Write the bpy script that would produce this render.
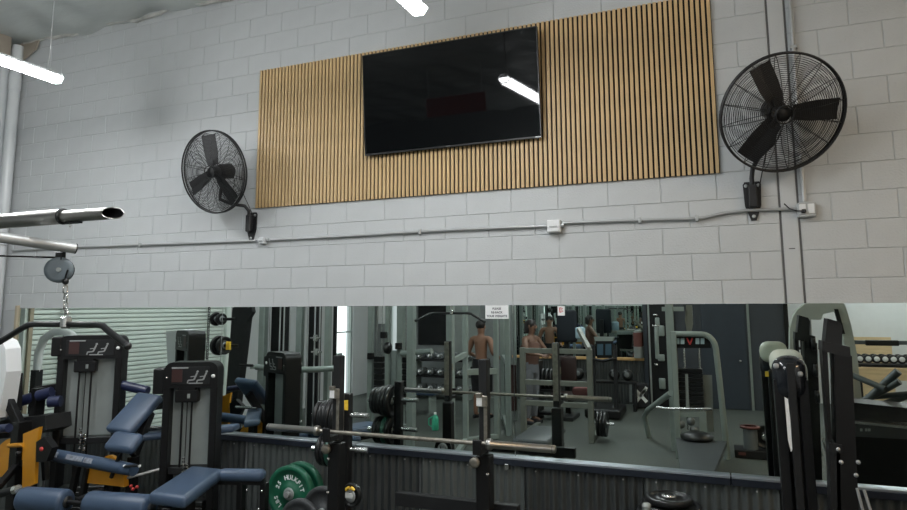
import bpy, bmesh, math, random
from mathutils import Vector, Matrix
random.seed(7)
for o in list(bpy.data.objects): bpy.data.objects.remove(o)
SC = bpy.context.scene
COL = SC.collection
PI = math.pi

# ------------------------------------------------------------------ camera, world, exposure
CAM = Vector((1.17, -5.137, 2.253))
YAW, PITCH, ROLL = -0.37860, 0.12544, -0.00533
FPX, CX, CY = 636.71, 460.45, 226.76
_f = Vector((math.sin(YAW)*math.cos(PITCH), math.cos(YAW)*math.cos(PITCH), math.sin(PITCH)))
_r0 = Vector((math.cos(YAW), -math.sin(YAW), 0)); _u0 = _r0.cross(_f)
_r = math.cos(ROLL)*_r0 + math.sin(ROLL)*_u0
_u = -math.sin(ROLL)*_r0 + math.cos(ROLL)*_u0
cam = bpy.data.cameras.new('camera'); camo = bpy.data.objects.new('camera', cam); COL.objects.link(camo)
m = Matrix((_r, _u, -_f)).transposed().to_4x4(); m.translation = CAM
camo.matrix_world = m
cam.sensor_width = 36; cam.lens = FPX/907*36; cam.clip_start = .02; cam.clip_end = 100
cam.shift_x = (453.5-CX)/907; cam.shift_y = (CY-255)/907
SC.camera = camo
w = bpy.data.worlds.new('daylight'); SC.world = w; w.use_nodes = True
w.node_tree.nodes['Background'].inputs[0].default_value = (.93, .97, 1, 1)
w.node_tree.nodes['Background'].inputs[1].default_value = 2.2
SC.view_settings.view_transform = 'Standard'; SC.view_settings.look = 'None'
SC.view_settings.gamma = 1; SC.view_settings.use_curve_mapping = False
SC.view_settings.exposure = 0.0
TUBE_STRENGTH = 85.0

def ray(px, py): return _r*((px-CX)/FPX) - _u*((py-CY)/FPX) + _f
def at(px, py, y):                       # point on the plane y = const seen at a pixel
    d = ray(px, py); return CAM + d*((y-CAM.y)/d.y)
def atz(px, py, z):
    d = ray(px, py); return CAM + d*((z-CAM.z)/d.z)
def vt(px, py, D):                       # a point of the room that the front mirror shows there
    d = ray(px, py); q = CAM + d*(D/d.y); return Vector((q.x, -q.y, q.z))
def vx(px, D): return vt(px, 306, D).x
def vz(px, py, D): return vt(px, py, D).z

# ------------------------------------------------------------------ materials
MATS = {}
def mat(name, col, rough=.5, metal=0, spec=.5, noise=0, nscale=8, bump=0, bscale=60, coat=0, emit=None, estr=0, stretch=None):
    M = bpy.data.materials.new(name); M.use_nodes = True
    nt = M.node_tree; b = nt.nodes['Principled BSDF']
    c = (*col, 1)
    b.inputs['Base Color'].default_value = c
    b.inputs['Roughness'].default_value = rough; b.inputs['Metallic'].default_value = metal
    b.inputs['Specular IOR Level'].default_value = spec; b.inputs['Coat Weight'].default_value = coat
    if emit: b.inputs['Emission Color'].default_value = (*emit, 1); b.inputs['Emission Strength'].default_value = estr
    if noise or bump:
        tc = nt.nodes.new('ShaderNodeTexCoord'); mp = nt.nodes.new('ShaderNodeMapping')
        nt.links.new(tc.outputs['Object'], mp.inputs[0])
        if stretch: mp.inputs['Scale'].default_value = stretch
    if noise:
        n = nt.nodes.new('ShaderNodeTexNoise'); n.inputs['Scale'].default_value = nscale; n.inputs['Detail'].default_value = 5
        nt.links.new(mp.outputs[0], n.inputs['Vector'])
        r = nt.nodes.new('ShaderNodeValToRGB')
        r.color_ramp.elements[0].position = .3; r.color_ramp.elements[1].position = .7
        r.color_ramp.elements[0].color = (*[max(0, v*(1-noise)) for v in col], 1)
        r.color_ramp.elements[1].color = (*[min(1, v*(1+noise)) for v in col], 1)
        nt.links.new(n.outputs['Fac'], r.inputs[0]); nt.links.new(r.outputs[0], b.inputs['Base Color'])
    if bump:
        n2 = nt.nodes.new('ShaderNodeTexNoise'); n2.inputs['Scale'].default_value = bscale; n2.inputs['Detail'].default_value = 4
        nt.links.new(mp.outputs[0], n2.inputs['Vector'])
        bp = nt.nodes.new('ShaderNodeBump'); bp.inputs['Strength'].default_value = bump; bp.inputs['Distance'].default_value = .01
        nt.links.new(n2.outputs['Fac'], bp.inputs['Height']); nt.links.new(bp.outputs[0], b.inputs['Normal'])
    MATS[name] = M; return M
mat('block', (.50, .515, .52), .62, noise=.035, nscale=3, bump=.35, bscale=70)
mat('mortar', (.45, .465, .47), .8, bump=.2)
mat('sealant', (.10, .10, .10), .7)
mat('paint_white', (.74, .75, .74), .6, noise=.02)
mat('navy_wall', (.045, .053, .064), .55, noise=.05, nscale=3)
mat('navy_door', (.036, .047, .062), .4, noise=.05)
mat('oak', (.56, .385, .19), .5, noise=.14, nscale=7, stretch=(6, 6, .7))
mat('felt', (.012, .012, .012), .95)
mat('black_plastic', (.012, .013, .014), .38)
mat('screen', (.003, .0035, .004), .035, spec=.45)
mat('fan_black', (.008, .008, .009), .5)
mat('conduit', (.42, .43, .43), .4, metal=.35)
mat('box_white', (.72, .73, .73), .45)
mat('pipe_white', (.56, .58, .59), .35)
mat('mirror', (.76, .83, .80), 0.0, metal=1)
mat('rail', (.035, .042, .058), .32, metal=.55, noise=.1)
mat('rail_edge', (.55, .60, .66), .28, metal=.8)
mat('corrugated', (.075, .082, .082), .45, metal=.5, noise=.12, nscale=2)
mat('rubber_floor', (.068, .078, .068), .6, noise=.3, nscale=40, bump=.2, bscale=150)
mat('floor_seam', (.02, .02, .02), .9)
mat('vinyl', (.43, .455, .44), .35, noise=.10, nscale=1.6, bump=.6, bscale=4, stretch=(1, 2.4, 1))
mat('tape', (.5, .49, .46), .5, noise=.3, nscale=6)
mat('purlin', (.30, .26, .21), .7)
mat('steel_dark', (.006, .006, .0065), .45, spec=.35, noise=.1)
mat('steel_black2', (.012, .0125, .0135), .5, spec=.35, noise=.2)
mat('steel_grey', (.25, .29, .27), .38, metal=.1, noise=.06)
mat('shroud', (.27, .295, .285), .42, metal=.2, noise=.05)
mat('chrome', (.75, .75, .74), .2, metal=1)
mat('brushed', (.40, .385, .365), .33, metal=1, noise=.12, nscale=5, stretch=(1, 1, 20))
mat('worn_steel', (.29, .27, .23), .38, metal=.7, noise=.25, nscale=30)
mat('blue_vinyl', (.052, .083, .138), .4, noise=.06, nscale=6, bump=.12, bscale=120)
mat('navy_vinyl', (.014, .02, .06), .38, noise=.08)
mat('scuff', (.22, .24, .28), .7, noise=.4, nscale=40)
mat('orange', (.62, .27, .015), .38, noise=.06)
mat('yellow', (.85, .55, .05), .4)
mat('red', (.55, .05, .045), .45)
mat('maroon', (.045, .018, .016), .5)
mat('white', (.82, .83, .83), .45)
mat('ink', (.03, .03, .05), .6)
mat('green_plate', (.008, .105, .055), .42, noise=.1)
mat('green_bright', (.05, .42, .26), .4)
mat('iron_grey', (.05, .053, .056), .5, noise=.15, nscale=40, bump=.2)
mat('iron_black', (.008, .0085, .009), .36, noise=.2, nscale=30)
mat('shutter', (.74, .81, .76), .45, noise=.05, nscale=2)
mat('wood_trim', (.42, .36, .26), .6, noise=.2, nscale=10, stretch=(1, 1, .2))
mat('pine', (.72, .54, .31), .55, noise=.12, nscale=5, stretch=(.5, 4, 4))
mat('wood_cap', (.58, .36, .15), .5, noise=.15, nscale=6)
mat('skin', (.27, .14, .09), .5)
mat('skin_dark', (.16, .085, .055), .5)
mat('hair', (.012, .009, .008), .6)
mat('cloth_black', (.015, .015, .017), .85)
mat('cloth_grey', (.13, .135, .15), .85)
mat('cloth_navy', (.008, .012, .018), .85)
mat('bench_grey', (.05, .058, .062), .42, noise=.08)
mat('glass_blue', (.33, .45, .52), .15)
mat('tube_light', (1, 1, 1), .5, emit=(.95, .98, 1), estr=TUBE_STRENGTH)
mat('warm_fill', (1, 1, 1), .5, emit=(1, .74, .47), estr=TUBE_STRENGTH*.9)  # emission for the added warm lamp out of view on the right
mat('clear_cap', (.9, .92, .92), .3)
mat('red_dark', (.20, .025, .02), .5)
mat('pulley_grey', (.12, .15, .17), .4)
mat('gloss_black', (.012, .014, .018), .14, coat=.3)
mat('steel_cream', (.50, .53, .44), .35)
mat('green_dull', (.014, .075, .05), .4)
mat('steel_olive', (.16, .17, .145), .42, noise=.08)
mat('steel_slate', (.075, .088, .088), .4, metal=.2)
mat('steel_black3', (.05, .055, .058), .45)
mat('screen_blue', (.07, .12, .16), .12)
mat('pale_blue', (.42, .55, .58), .4)
mat('towel', (.22, .09, .085), .9)
mat('red_faded', (.14, .05, .042), .6)
mat('cloth_brown', (.11, .055, .04), .85)
mat('steel_pale', (.42, .45, .40), .4, noise=.04)
mat('rear_grey', (.20, .215, .215), .6, noise=.08)
mat('maroon_pad', (.022, .008, .007), .5)
mat('print_grey', (.30, .31, .31), .5)
mat('iron_mid', (.17, .185, .19), .4, metal=.3)
mat('bottle', (.05, .45, .40), .2)

# ------------------------------------------------------------------ mesh collector
class MB:
    def __init__(s, M=None): s.v = []; s.f = []; s.sm = []; s.M = M
    def add(s, vs, fs, smooth=False):
        n = len(s.v)
        if s.M: vs = [s.M @ Vector(v) for v in vs]
        s.v += [tuple(v) for v in vs]
        for f in fs: s.f.append([i+n for i in f]); s.sm.append(smooth)
        return s
    def obox(s, c, ax, ay, az):          # half-axis vectors
        c = Vector(c); ax, ay, az = Vector(ax), Vector(ay), Vector(az)
        if ax.cross(ay).dot(az) < 0: ax = -ax
        vs = [c+i*ax+j*ay+k*az for k in (-1, 1) for j in (-1, 1) for i in (-1, 1)]
        return s.add(vs, [(0, 2, 3, 1), (4, 5, 7, 6), (0, 1, 5, 4), (2, 6, 7, 3), (0, 4, 6, 2), (1, 3, 7, 5)])
    def cbox(s, c, ax, ay, az, ch):      # chamfered box, half-axis vectors, chamfer in metres
        c = Vector(c); A = [Vector(ax), Vector(ay), Vector(az)]
        if A[0].cross(A[1]).dot(A[2]) < 0: A[0] = -A[0]
        L = [a.length for a in A]; U = [a/l for a, l in zip(A, L)]
        ch = min(ch, .49*2*min(L))
        vs = []; idx = {}
        for sx in (-1, 1):
            for sy in (-1, 1):
                for sz in (-1, 1):
                    sg = (sx, sy, sz)
                    for k in range(3):
                        p = c.copy()
                        for a in range(3): p += U[a]*sg[a]*(L[a] - (0 if a == k else ch))
                        idx[(sg, k)] = len(vs); vs.append(p)
        fs = []
        for k in range(3):
            a, b = (k+1) % 3, (k+2) % 3
            for sg in (-1, 1):
                q = []
                for sa, sb in ((-1, -1), (1, -1), (1, 1), (-1, 1)):
                    t = [0, 0, 0]; t[k] = sg; t[a] = sa; t[b] = sb; q.append(idx[(tuple(t), k)])
                fs.append(q if sg > 0 else q[::-1])
            for sa in (-1, 1):           # edge running along k
                for sb in (-1, 1):
                    t0 = [0, 0, 0]; t0[k] = -1; t0[a] = sa; t0[b] = sb; t1 = list(t0); t1[k] = 1
                    t0, t1 = tuple(t0), tuple(t1)
                    q = [idx[(t0, a)], idx[(t1, a)], idx[(t1, b)], idx[(t0, b)]]
                    fs.append(q if sa*sb < 0 else q[::-1])
        for sx in (-1, 1):
            for sy in (-1, 1):
                for sz in (-1, 1):
                    sg = (sx, sy, sz); q = [idx[(sg, 0)], idx[(sg, 1)], idx[(sg, 2)]]
                    fs.append(q if sx*sy*sz > 0 else q[::-1])
        return s.add(vs, fs)
    def box(s, x0, x1, y0, y1, z0, z1, ch=0):
        c = ((x0+x1)/2, (y0+y1)/2, (z0+z1)/2); a = (abs(x1-x0)/2, 0, 0); b = (0, abs(y1-y0)/2, 0); d = (0, 0, abs(z1-z0)/2)
        return s.cbox(c, a, b, d, ch) if ch else s.obox(c, a, b, d)
    def beam(s, p, q, w, h, up=(0, 0, 1), ch=.004):   # bar of w across, h along 'up'
        p, q = Vector(p), Vector(q); d = (q-p); up = Vector(up)
        if abs(d.normalized().dot(up.normalized())) > .98: up = Vector((0, 1, 0))
        x = d.cross(up).normalized(); z = x.cross(d).normalized()
        return s.cbox((p+q)/2, d/2, x*w/2, z*h/2, ch) if ch else s.obox((p+q)/2, d/2, x*w/2, z*h/2)
    def tube(s, pts, r, n=10, cap=True, closed=False):
        pts = [Vector(p) for p in pts]; k = len(pts); rs = r if isinstance(r, (list, tuple)) else [r]*k
        vs = []; ref = None
        for i in range(k):
            if closed: d = pts[(i+1) % k]-pts[i-1]
            else: d = (pts[min(i+1, k-1)]-pts[max(i-1, 0)])
            d.normalize()
            if ref is None:
                ref = Vector((0, 0, 1)) if abs(d.z) < .9 else Vector((1, 0, 0))
            x = (ref - d*ref.dot(d)).normalized(); y = d.cross(x); ref = x
            for j in range(n):
                a = 2*PI*j/n; vs.append(pts[i]+(x*math.cos(a)+y*math.sin(a))*rs[i])
        fs = []
        for i in range(k if closed else k-1):
            i2 = (i+1) % k
            for j in range(n): fs.append((i*n+j, i*n+(j+1) % n, i2*n+(j+1) % n, i2*n+j))
        s.add(vs, fs, n > 5)
        if cap and not closed:
            s.add(vs[:n], [tuple(range(n))[::-1]]); s.add(vs[-n:], [tuple(range(n))])
        return s
    def cyl(s, p, q, r, n=14, r2=None): return s.tube([p, q], [r, r if r2 is None else r2], n)
    def lathe(s, prof, o, ax, n=24, smooth=True):      # prof: (radius, height along axis)
        o = Vector(o); ax = Vector(ax).normalized()
        x = ax.orthogonal().normalized(); y = ax.cross(x); vs = []; fs = []
        for r, h in prof:
            for j in range(n):
                a = 2*PI*j/n; vs.append(o+ax*h+(x*math.cos(a)+y*math.sin(a))*r)
        for i in range(len(prof)-1):
            for j in range(n): fs.append((i*n+j, i*n+(j+1) % n, (i+1)*n+(j+1) % n, (i+1)*n+j))
        s.add(vs, fs, smooth)
        return s
    def prism(s, poly, o, ux, uy, th):                 # 2-D outline extruded along ux x uy
        o, ux, uy = Vector(o), Vector(ux), Vector(uy); nz = ux.cross(uy).normalized()*th
        n = len(poly); a = [o+ux*u+uy*v for u, v in poly]; b = [p+nz for p in a]
        area = sum(poly[i][0]*poly[(i+1) % n][1]-poly[(i+1) % n][0]*poly[i][1] for i in range(n))
        fs = [tuple(range(n))[::-1], tuple(range(n, 2*n))]+[(i, (i+1) % n, n+(i+1) % n, n+i) for i in range(n)]
        if area < 0: fs = [f[::-1] for f in fs]
        return s.add(a+b, fs)
    def torus(s, c, ax, R, r, n=40, m_=5):
        c = Vector(c); ax = Vector(ax).normalized(); x = ax.orthogonal().normalized(); y = ax.cross(x)
        return s.tube([c+(x*math.cos(2*PI*i/n)+y*math.sin(2*PI*i/n))*R for i in range(n)], r, m_, False, True)
    def rbox(s, c, ax, ay, az, rad, k=3):              # soft rounded pad, half-axis vectors
        c = Vector(c); A = [Vector(ax), Vector(ay), Vector(az)]
        if A[0].cross(A[1]).dot(A[2]) < 0: A[0] = -A[0]
        L = [a.length for a in A]; U = [a/l for a, l in zip(A, L)]; rad = min(rad, .98*min(L))
        lon = [q*PI/2+PI/2*i/k for q in range(4) for i in range(k+1)]
        sg = [(1, 1), (-1, 1), (-1, -1), (1, -1)]
        lat = [(-PI/2+PI/2*i/k, -1) for i in range(k+1)]+[(PI/2*i/k, 1) for i in range(k+1)]
        n = len(lon); vs = []
        for t, sz in lat:
            for i, a in enumerate(lon):
                sx, sy = sg[i//(k+1)]
                l = (sx*(L[0]-rad)+rad*math.cos(t)*math.cos(a), sy*(L[1]-rad)+rad*math.cos(t)*math.sin(a), sz*(L[2]-rad)+rad*math.sin(t))
                vs.append(c+U[0]*l[0]+U[1]*l[1]+U[2]*l[2])
        fs = [(i*n+j, i*n+(j+1) % n, (i+1)*n+(j+1) % n, (i+1)*n+j) for i in range(len(lat)-1) for j in range(n)]
        fs += [tuple(range(n))[::-1], tuple(range((len(lat)-1)*n, len(lat)*n))]
        return s.add(vs, fs, True)
    def pad(s, a, b, c, th, rad=.03):                  # a top-left, b top-right, c bottom-left of the face
        a, b, c = Vector(a), Vector(b), Vector(c); u = (b-a)/2; v = (c-a)/2; v = v-u*(v.dot(u)/u.dot(u))
        n = u.cross(v).normalized()
        if n.dot(CAM-a) < 0: n = -n
        return s.rbox(a+u+(c-a)/2-n*th/2, u, v, n*th/2, rad)
    def mesh(s, name, org):
        me = bpy.data.meshes.new(name)
        ox, oy, oz = org
        me.from_pydata([(x-ox, y-oy, z-oz) for x, y, z in s.v], [], s.f)
        me.polygons.foreach_set('use_smooth', s.sm); me.update()
        return me
    def build(s, name, material, parent=None, label=None, org=None):
        o_ = ORG.get(parent.name, Vector((0, 0, 0))) if parent else Vector(org or (0, 0, 0))
        me = s.mesh(name, o_); me.materials.append(MATS[material])
        o = bpy.data.objects.new(name, me); COL.objects.link(o)
        if parent: o.parent = parent
        else: o.location = o_
        ORG[o.name] = o_
        if label: o['label'] = label
        return o
ORG = {}
def thing(name, label, cat, loc=(0, 0, 0), group=None):
    o = bpy.data.objects.new(name, None); COL.objects.link(o); o.location = loc; o.empty_display_size = .1
    ORG[o.name] = Vector(loc); o['label'] = label; o['category'] = cat
    if group: o['group'] = group
    return o
def tag(o, label, cat, group=None):
    o['label'] = label; o['category'] = cat
    if group: o['group'] = group
    return o
def struct(o, label=None):
    o['kind'] = 'structure'
    if label: o['label'] = label
    return o
def dup(root, loc, label=None, rotz=None):
    r = root.copy(); COL.objects.link(r); r.location = loc
    if label: r['label'] = label
    if rotz is not None: r.rotation_euler = (0, 0, rotz)
    ORG[r.name] = Vector(loc)
    for ch in list(root.children):
        c = ch.copy(); COL.objects.link(c); c.parent = r
        for g in ch.children:
            d = g.copy(); COL.objects.link(d); d.parent = c
    return r
def text_mesh(txt, size, o, ux, uy, name, material, parent, align='CENTER', thick=.0008):
    cu = bpy.data.curves.new('t', 'FONT'); cu.body = txt; cu.size = size; cu.align_x = align; cu.align_y = 'CENTER'; cu.extrude = thick; cu.offset = size*.025
    t = bpy.data.objects.new('t', cu); COL.objects.link(t)
    dg = bpy.context.evaluated_depsgraph_get(); me = bpy.data.meshes.new_from_object(t.evaluated_get(dg))
    bpy.data.objects.remove(t); bpy.data.curves.remove(cu)
    ux, uy = Vector(ux).normalized(), Vector(uy).normalized(); nz = ux.cross(uy); o = Vector(o)
    b = MB(); b.add([o+ux*v.co.x+uy*v.co.y+nz*v.co.z for v in me.vertices], [tuple(f.vertices) for f in me.polygons])
    bpy.data.meshes.remove(me)
    return b.build(name, material, parent)
def arc(c, u, v, r, a0, a1, n): return [Vector(c)+Vector(u)*r*math.cos(a0+(a1-a0)*i/n)+Vector(v)*r*math.sin(a0+(a1-a0)*i/n) for i in range(n+1)]
def rrect(w, h, r, k=4, corners=(1, 1, 1, 1)):         # outline centred on u, from v=0 to h; corners bl br tr tl
    P = []
    for q, (cx, cy, a) in enumerate(((-w/2, 0, PI), (w/2, 0, 1.5*PI), (w/2, h, 0), (-w/2, h, PI/2))):
        if not corners[q]: P.append((cx, cy)); continue
        x = cx + (r if cx < 0 else -r); y = cy + (r if cy == 0 else -r)
        P += [(x+r*math.cos(a+PI/2*i/k), y+r*math.sin(a+PI/2*i/k)) for i in range(k+1)]
    return P
ORD = ['first', 'second', 'third', 'fourth', 'fifth', 'sixth', 'seventh', 'eighth', 'ninth', 'tenth', 'eleventh', 'twelfth']

# ================================================================== THE SETTING
XL, XR, XJ = -7.6, 6.5, 2.55            # left wall, right wall, jog in the rear wall
YR, YW = -10.4, -12.0                   # rear wall, white wall further back on the right
ZC = 5.62
def topx(P):
    d = Vector(P)-CAM; q = d.dot(_f); return CX+FPX*d.dot(_r)/q, CY-FPX*d.dot(_u)/q
b = MB(); b.box(XL-.2, XR+.2, YW-.2, .2, -.12, 0)
struct(b.build('floor', 'rubber_floor'), 'dark rubber gym floor')
# --- main block wall
b = MB(); b.box(XL-.2, XR+.2, .005, .2, 0, ZC+.15)
wall = struct(b.build('wall_back', 'mortar'), 'grey painted concrete block wall above the long mirror')
cells = []
BW, BH, Z0 = .4064, .2032, 2.4384
PL0, PL1 = 1.634, 1.763                 # the narrow control-joint strip
for k in range(-1, 16):
    z0 = Z0+k*BH; z1 = min(z0+BH, ZC+.03)
    if z1-z0 < .03: continue
    off = 0 if k % 2 else BW/2
    xs = [XL]
    n0 = math.ceil((XL-off)/BW+1e-6)
    while off+n0*BW < PL0-.02: xs.append(off+n0*BW); n0 += 1
    xs.append(PL0)
    cells += [(xs[i], xs[i+1], z0, z1) for i in range(len(xs)-1) if xs[i+1]-xs[i] > .03]
    xs = [PL1]; x = PL1+(BW if k % 2 else BW/2)
    while x < XR: xs.append(x); x += BW
    xs.append(XR)
    cells += [(xs[i], xs[i+1], z0, z1) for i in range(len(xs)-1)]
def block_mb(x0, x1, z0, z1):
    g = .003; q = MB(); q.box(x0+g, x1-g, 0, .02, z0+g, z1-g, .003); return q
def seen(c):
    px, py = topx(((c[0]+c[1])/2, 0, (c[2]+c[3])/2))
    return -15 < px < 922 and -12 < py < 320 and not (c[0] > -3.06 and c[1] < 1.24 and c[2] > 3.28 and c[3] < 4.62)
vis = [c for c in cells if seen(c)]
rest = [c for c in cells if not seen(c)]
vis.sort(key=lambda c: (Vector(((c[0]+c[1])/2, 0, (c[2]+c[3])/2))-CAM).length)
rest += vis[300:]; vis = vis[:300]
cache = {}
for c in vis:
    key = (round(c[1]-c[0], 3), round(c[3]-c[2], 3))
    if key not in cache:
        me = block_mb(0, c[1]-c[0], 0, c[3]-c[2]).mesh('block', (0, 0, 0)); me.materials.append(MATS['block']); cache[key] = me
    o = bpy.data.objects.new('block', cache[key]); COL.objects.link(o); o.parent = wall; o.location = (c[0], 0, c[2])
b = MB()
for c in rest: q = block_mb(*c); b.add(q.v, q.f)
o = b.build('block_field', 'block', wall); o['kind'] = 'stuff'
b = MB(); b.box(PL0+.012, PL1-.012, -.004, .02, 0.9, ZC+.02, .003); b.build('pilaster_strip', 'block', wall, 'narrow painted control-joint strip')
b = MB()
b.box(PL0-.002, PL0+.0115, -.0005, .02, .9, ZC+.02); b.build('joint_sealant', 'sealant', wall)
b = MB(); b.box(PL1-.0115, PL1+.002, -.0005, .02, .9, ZC+.02); b.build('joint_sealant', 'sealant', wall)
b = MB(); b.box(PL0+.045, PL0+.085, -.006, 0, 2.655, 2.662); b.build('crack', 'sealant', wall)
# --- side and rear walls
DY0, DY1, HD = -8.45, -9.36, 2.7         # daylight doorway in the left wall
b = MB()
for y0, y1, z0, z1 in ((DY0, .2, 0, HD), (YW-.2, DY1, 0, HD), (YW-.2, .2, HD, ZC+.15)): b.box(XL-.2, XL, y0, y1, z0, z1)
wl = struct(b.build('wall_left', 'block'), 'plain grey side wall with the roll-up door')
b = MB(); b.box(XR, XR+.2, YW-.2, .2, 0, ZC+.15); struct(b.build('wall_right', 'paint_white'), 'white painted side wall')
W0, W1 = vx(391, 15.54), vx(397.5, 15.54)
b = MB()
for x0, x1, z0, z1 in ((XL, W0, 0, HD), (W1, -.5, 0, HD), (XL, -.5, HD, ZC+.15)): b.box(x0, x1, YR-.15, YR, z0, z1)
wr = struct(b.build('wall_front', 'rear_grey'), 'grey rear wall seen in the mirror')
b = MB(); b.box(-.5, XJ, YR-.15, YR, 0, ZC+.15); b.box(XJ-.12, XJ, YW, YR-.15, 0, ZC+.15)
b.build('navy_partition', 'navy_wall', wr, 'dark navy painted partition')
b = MB(); b.box(XJ, XR, YW-.15, YW, 0, ZC+.15); b.build('white_bay', 'paint_white', wr, 'white painted bay wall')
# --- ceiling: vinyl-faced insulation, sagging and wrinkled
b = MB(); nx, ny = 220, 180; vs = []
for j in range(ny+1):
    for i in range(nx+1):
        x = XL-.1+(XR-XL+.2)*i/nx; y = YW-.1+(-YW+.25)*j/ny
        s_ = .018*abs(math.sin(1.9*x+2.6*y+1.1*math.sin(1.7*y+x)))**.5 + .02*abs(math.sin(2.7*y-1.1*x+1.4*math.sin(1.2*x)))**.5 + .035*math.sin(2*PI*x/1.53)**2 + .02*math.sin(3.1*x+1.7*y+1.2*math.sin(1.3*y)) + .014*math.sin(5.3*y-2.2*x+1.5*math.sin(2.1*x)) + .008*math.sin(11*x+7*y+2*math.sin(3*y))
        vs.append((x, y, ZC-s_))
fs = [(j*(nx+1)+i, (j+1)*(nx+1)+i, (j+1)*(nx+1)+i+1, j*(nx+1)+i+1) for j in range(ny) for i in range(nx)]
b.add(vs, fs, True); ceil = struct(b.build('ceiling', 'vinyl'), 'wrinkled grey vinyl-faced insulation ceiling')
b = MB(); pts = [Vector((x/8, -.035+.012*math.sin(x*1.1), ZC-.05+.02*math.sin(x*.7)+.012*math.sin(x*2.3))) for x in range(int(XL*8), 30)]
for i in range(len(pts)-1): b.beam(pts[i], pts[i+1], .025, .035, ch=0)
b.build('edge_tape', 'tape', ceil, 'pale tape along the edge of the insulation')
b = MB(); b.box(XL, -6.75, -.5, -.2, ZC-.28, ZC-.03); b.build('beam_end', 'purlin', ceil, 'brown beam end in the corner')
b = MB(); b.prism([(0, 0), (.5, .06), (.42, -.1), (.05, -.28)], (-6.95, -.03, ZC-.06), (1, 0, 0), (0, 0, 1), .02); b.build('torn_facing', 'purlin', ceil)
# --- corrugated wainscot and mirror rail
mat('corrugated_lit', (.14, .155, .15), .42, metal=.5, noise=.12, nscale=2)  # lighter copy for alternate sheets, uneven reflected light put into the colour
tr = MB(); tr.box(XL, XR, -.006, .005, 0, .04)
tr1 = struct(tr.build('trim_1', 'rail'), 'dark corrugated metal wainscot below the mirror')
SW = .92; x = -1.25-7*SW; i = 0; sheet = {}
while x < 5.6:
    if ('a', i % 2) not in sheet:
        q = MB(); n = int(SW/.068*8)+1; vs = []
        for k in range(n+1):
            u = SW*k/n; yy = -.0165+.0125*math.cos(2*PI*u/.068)
            vs += [(u, yy, 0), (u, yy, .99)]
        q.add(vs, [(2*k, 2*k+2, 2*k+3, 2*k+1) for k in range(n)], True)
        me = q.mesh('corrugated_sheet', (0, 0, 0)); me.materials.append(MATS[['corrugated', 'corrugated_lit'][i % 2]]); sheet[('a', i % 2)] = me
    o = bpy.data.objects.new('corrugated_sheet', sheet[('a', i % 2)]); COL.objects.link(o); o.parent = tr1; o.location = (x, -.0006*(i % 2), 0)
    b = MB()
    for u in (.10, .44, .78): b.lathe([(.007, 0), (.007, .004), (.003, .006), (0, .006)], (x+u, -.029, .955), (0, -1, 0), 8)
    b.build('sheet_screw', 'conduit', tr1)
    x += SW; i += 1
rl = MB(); rl.box(XL, XR, -.02, .004, .985, 1.04)
tr2 = struct(rl.build('trim_2', 'rail'), 'dark metal rail under the mirror with a bright top lip')
for x0, x1 in ((-6.5, -4.92), (-4.915, -1.87), (-1.86, 1.2), (1.21, 4.25), (4.26, 6.4)):
    b = MB(); b.box(x0, x1, -.055, -.02, .985, 1.032, .004); r_ = b.build('rail_bar', 'rail', tr2)
    b = MB(); b.box(x0, x1, -.058, -.004, 1.033, 1.052, .003); b.build('bright_lip', 'rail_edge', r_)
for x in (-2.02, -.46, -4.9): 
    b = MB(); b.box(x-.02, x+.02, -.07, -.03, .95, 1.0, .006); b.build('rail_clip', 'chrome', tr2)
b = MB(); b.box(-6.545, -6.503, -.03, .004, 1.0, 2.30, .004); struct(b.build('trim_3', 'wood_trim'), 'thin wooden strip at the left edge of the mirror')
# --- mirrors
MZ0, MZ1 = 1.046, 2.267
for x0, x1, lb in ((-6.50, -3.458, 'long wall mirror panel on the left reflecting the roll-up door'),
                   (-3.454, -.405, 'long wall mirror panel in the middle behind the racked barbell'),
                   (-.401, 2.65, 'long wall mirror panel on the right reflecting the navy door'),
                   (2.654, 5.7, 'long wall mirror panel past the black cable column')):
    b = MB(); b.box(x0, x1, -.007, -.001, MZ0, MZ1, .0015); tag(b.build('wall_mirror', 'mirror', org=((x0+x1)/2, 0, MZ0)), lb, 'mirror', 'wall mirrors')
# --- roll-up door on the left wall
y0, y1 = -.86, -4.62
fr = MB()
fr.box(XL+.002, XL+.10, y0, y0+.10, 0, 3.3); fr.box(XL+.002, XL+.10, y1-.10, y1, 0, 3.3); fr.box(XL+.002, XL+.12, y1-.1, y0+.1, 3.1, 3.45)
d1 = struct(fr.build('door_1', 'shutter'), 'pale green steel roll-up door reflected in the mirror')
q = MB(); L = y0-y1-.02
prof = [(.0, .0), (.014, .006), (.018, .012), (.019, .033), (.018, .052), (.012, .0575), (0, .060), (-.008, .061), (-.008, .0)]
vs = [(a, yy, c) for yy in (0, -L) for a, c in prof]; n = len(prof)
q.add(vs, [(i, i+1, n+i+1, n+i) for i in range(n-1)], False); q.add(vs[:n], [tuple(range(n))]); q.add(vs[n:], [tuple(range(n))[::-1]])
me = q.mesh('slat', (0, 0, 0)); me.materials.append(MATS['shutter'])
for k in range(45):
    o = bpy.data.objects.new('slat', me); COL.objects.link(o); o.parent = d1; o.location = (XL+.03, y0-.01, .03+k*.0695)
b = MB(); b.box(XL+.1, XL+.14, y0+.005, y0+.055, 0, 3.3); b.build('guide_rail', 'wood_trim', d1)
for yy in (-1.33, -4.12):
    b = MB()
    for k in range(48): b.torus((XL+.12, yy, 1.2+k*.042), ((1, 0, 0) if k % 2 else (0, 1, 0)), .024, .008, 10, 5)
    b.build('hand_chain', 'steel_dark', d1)
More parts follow.
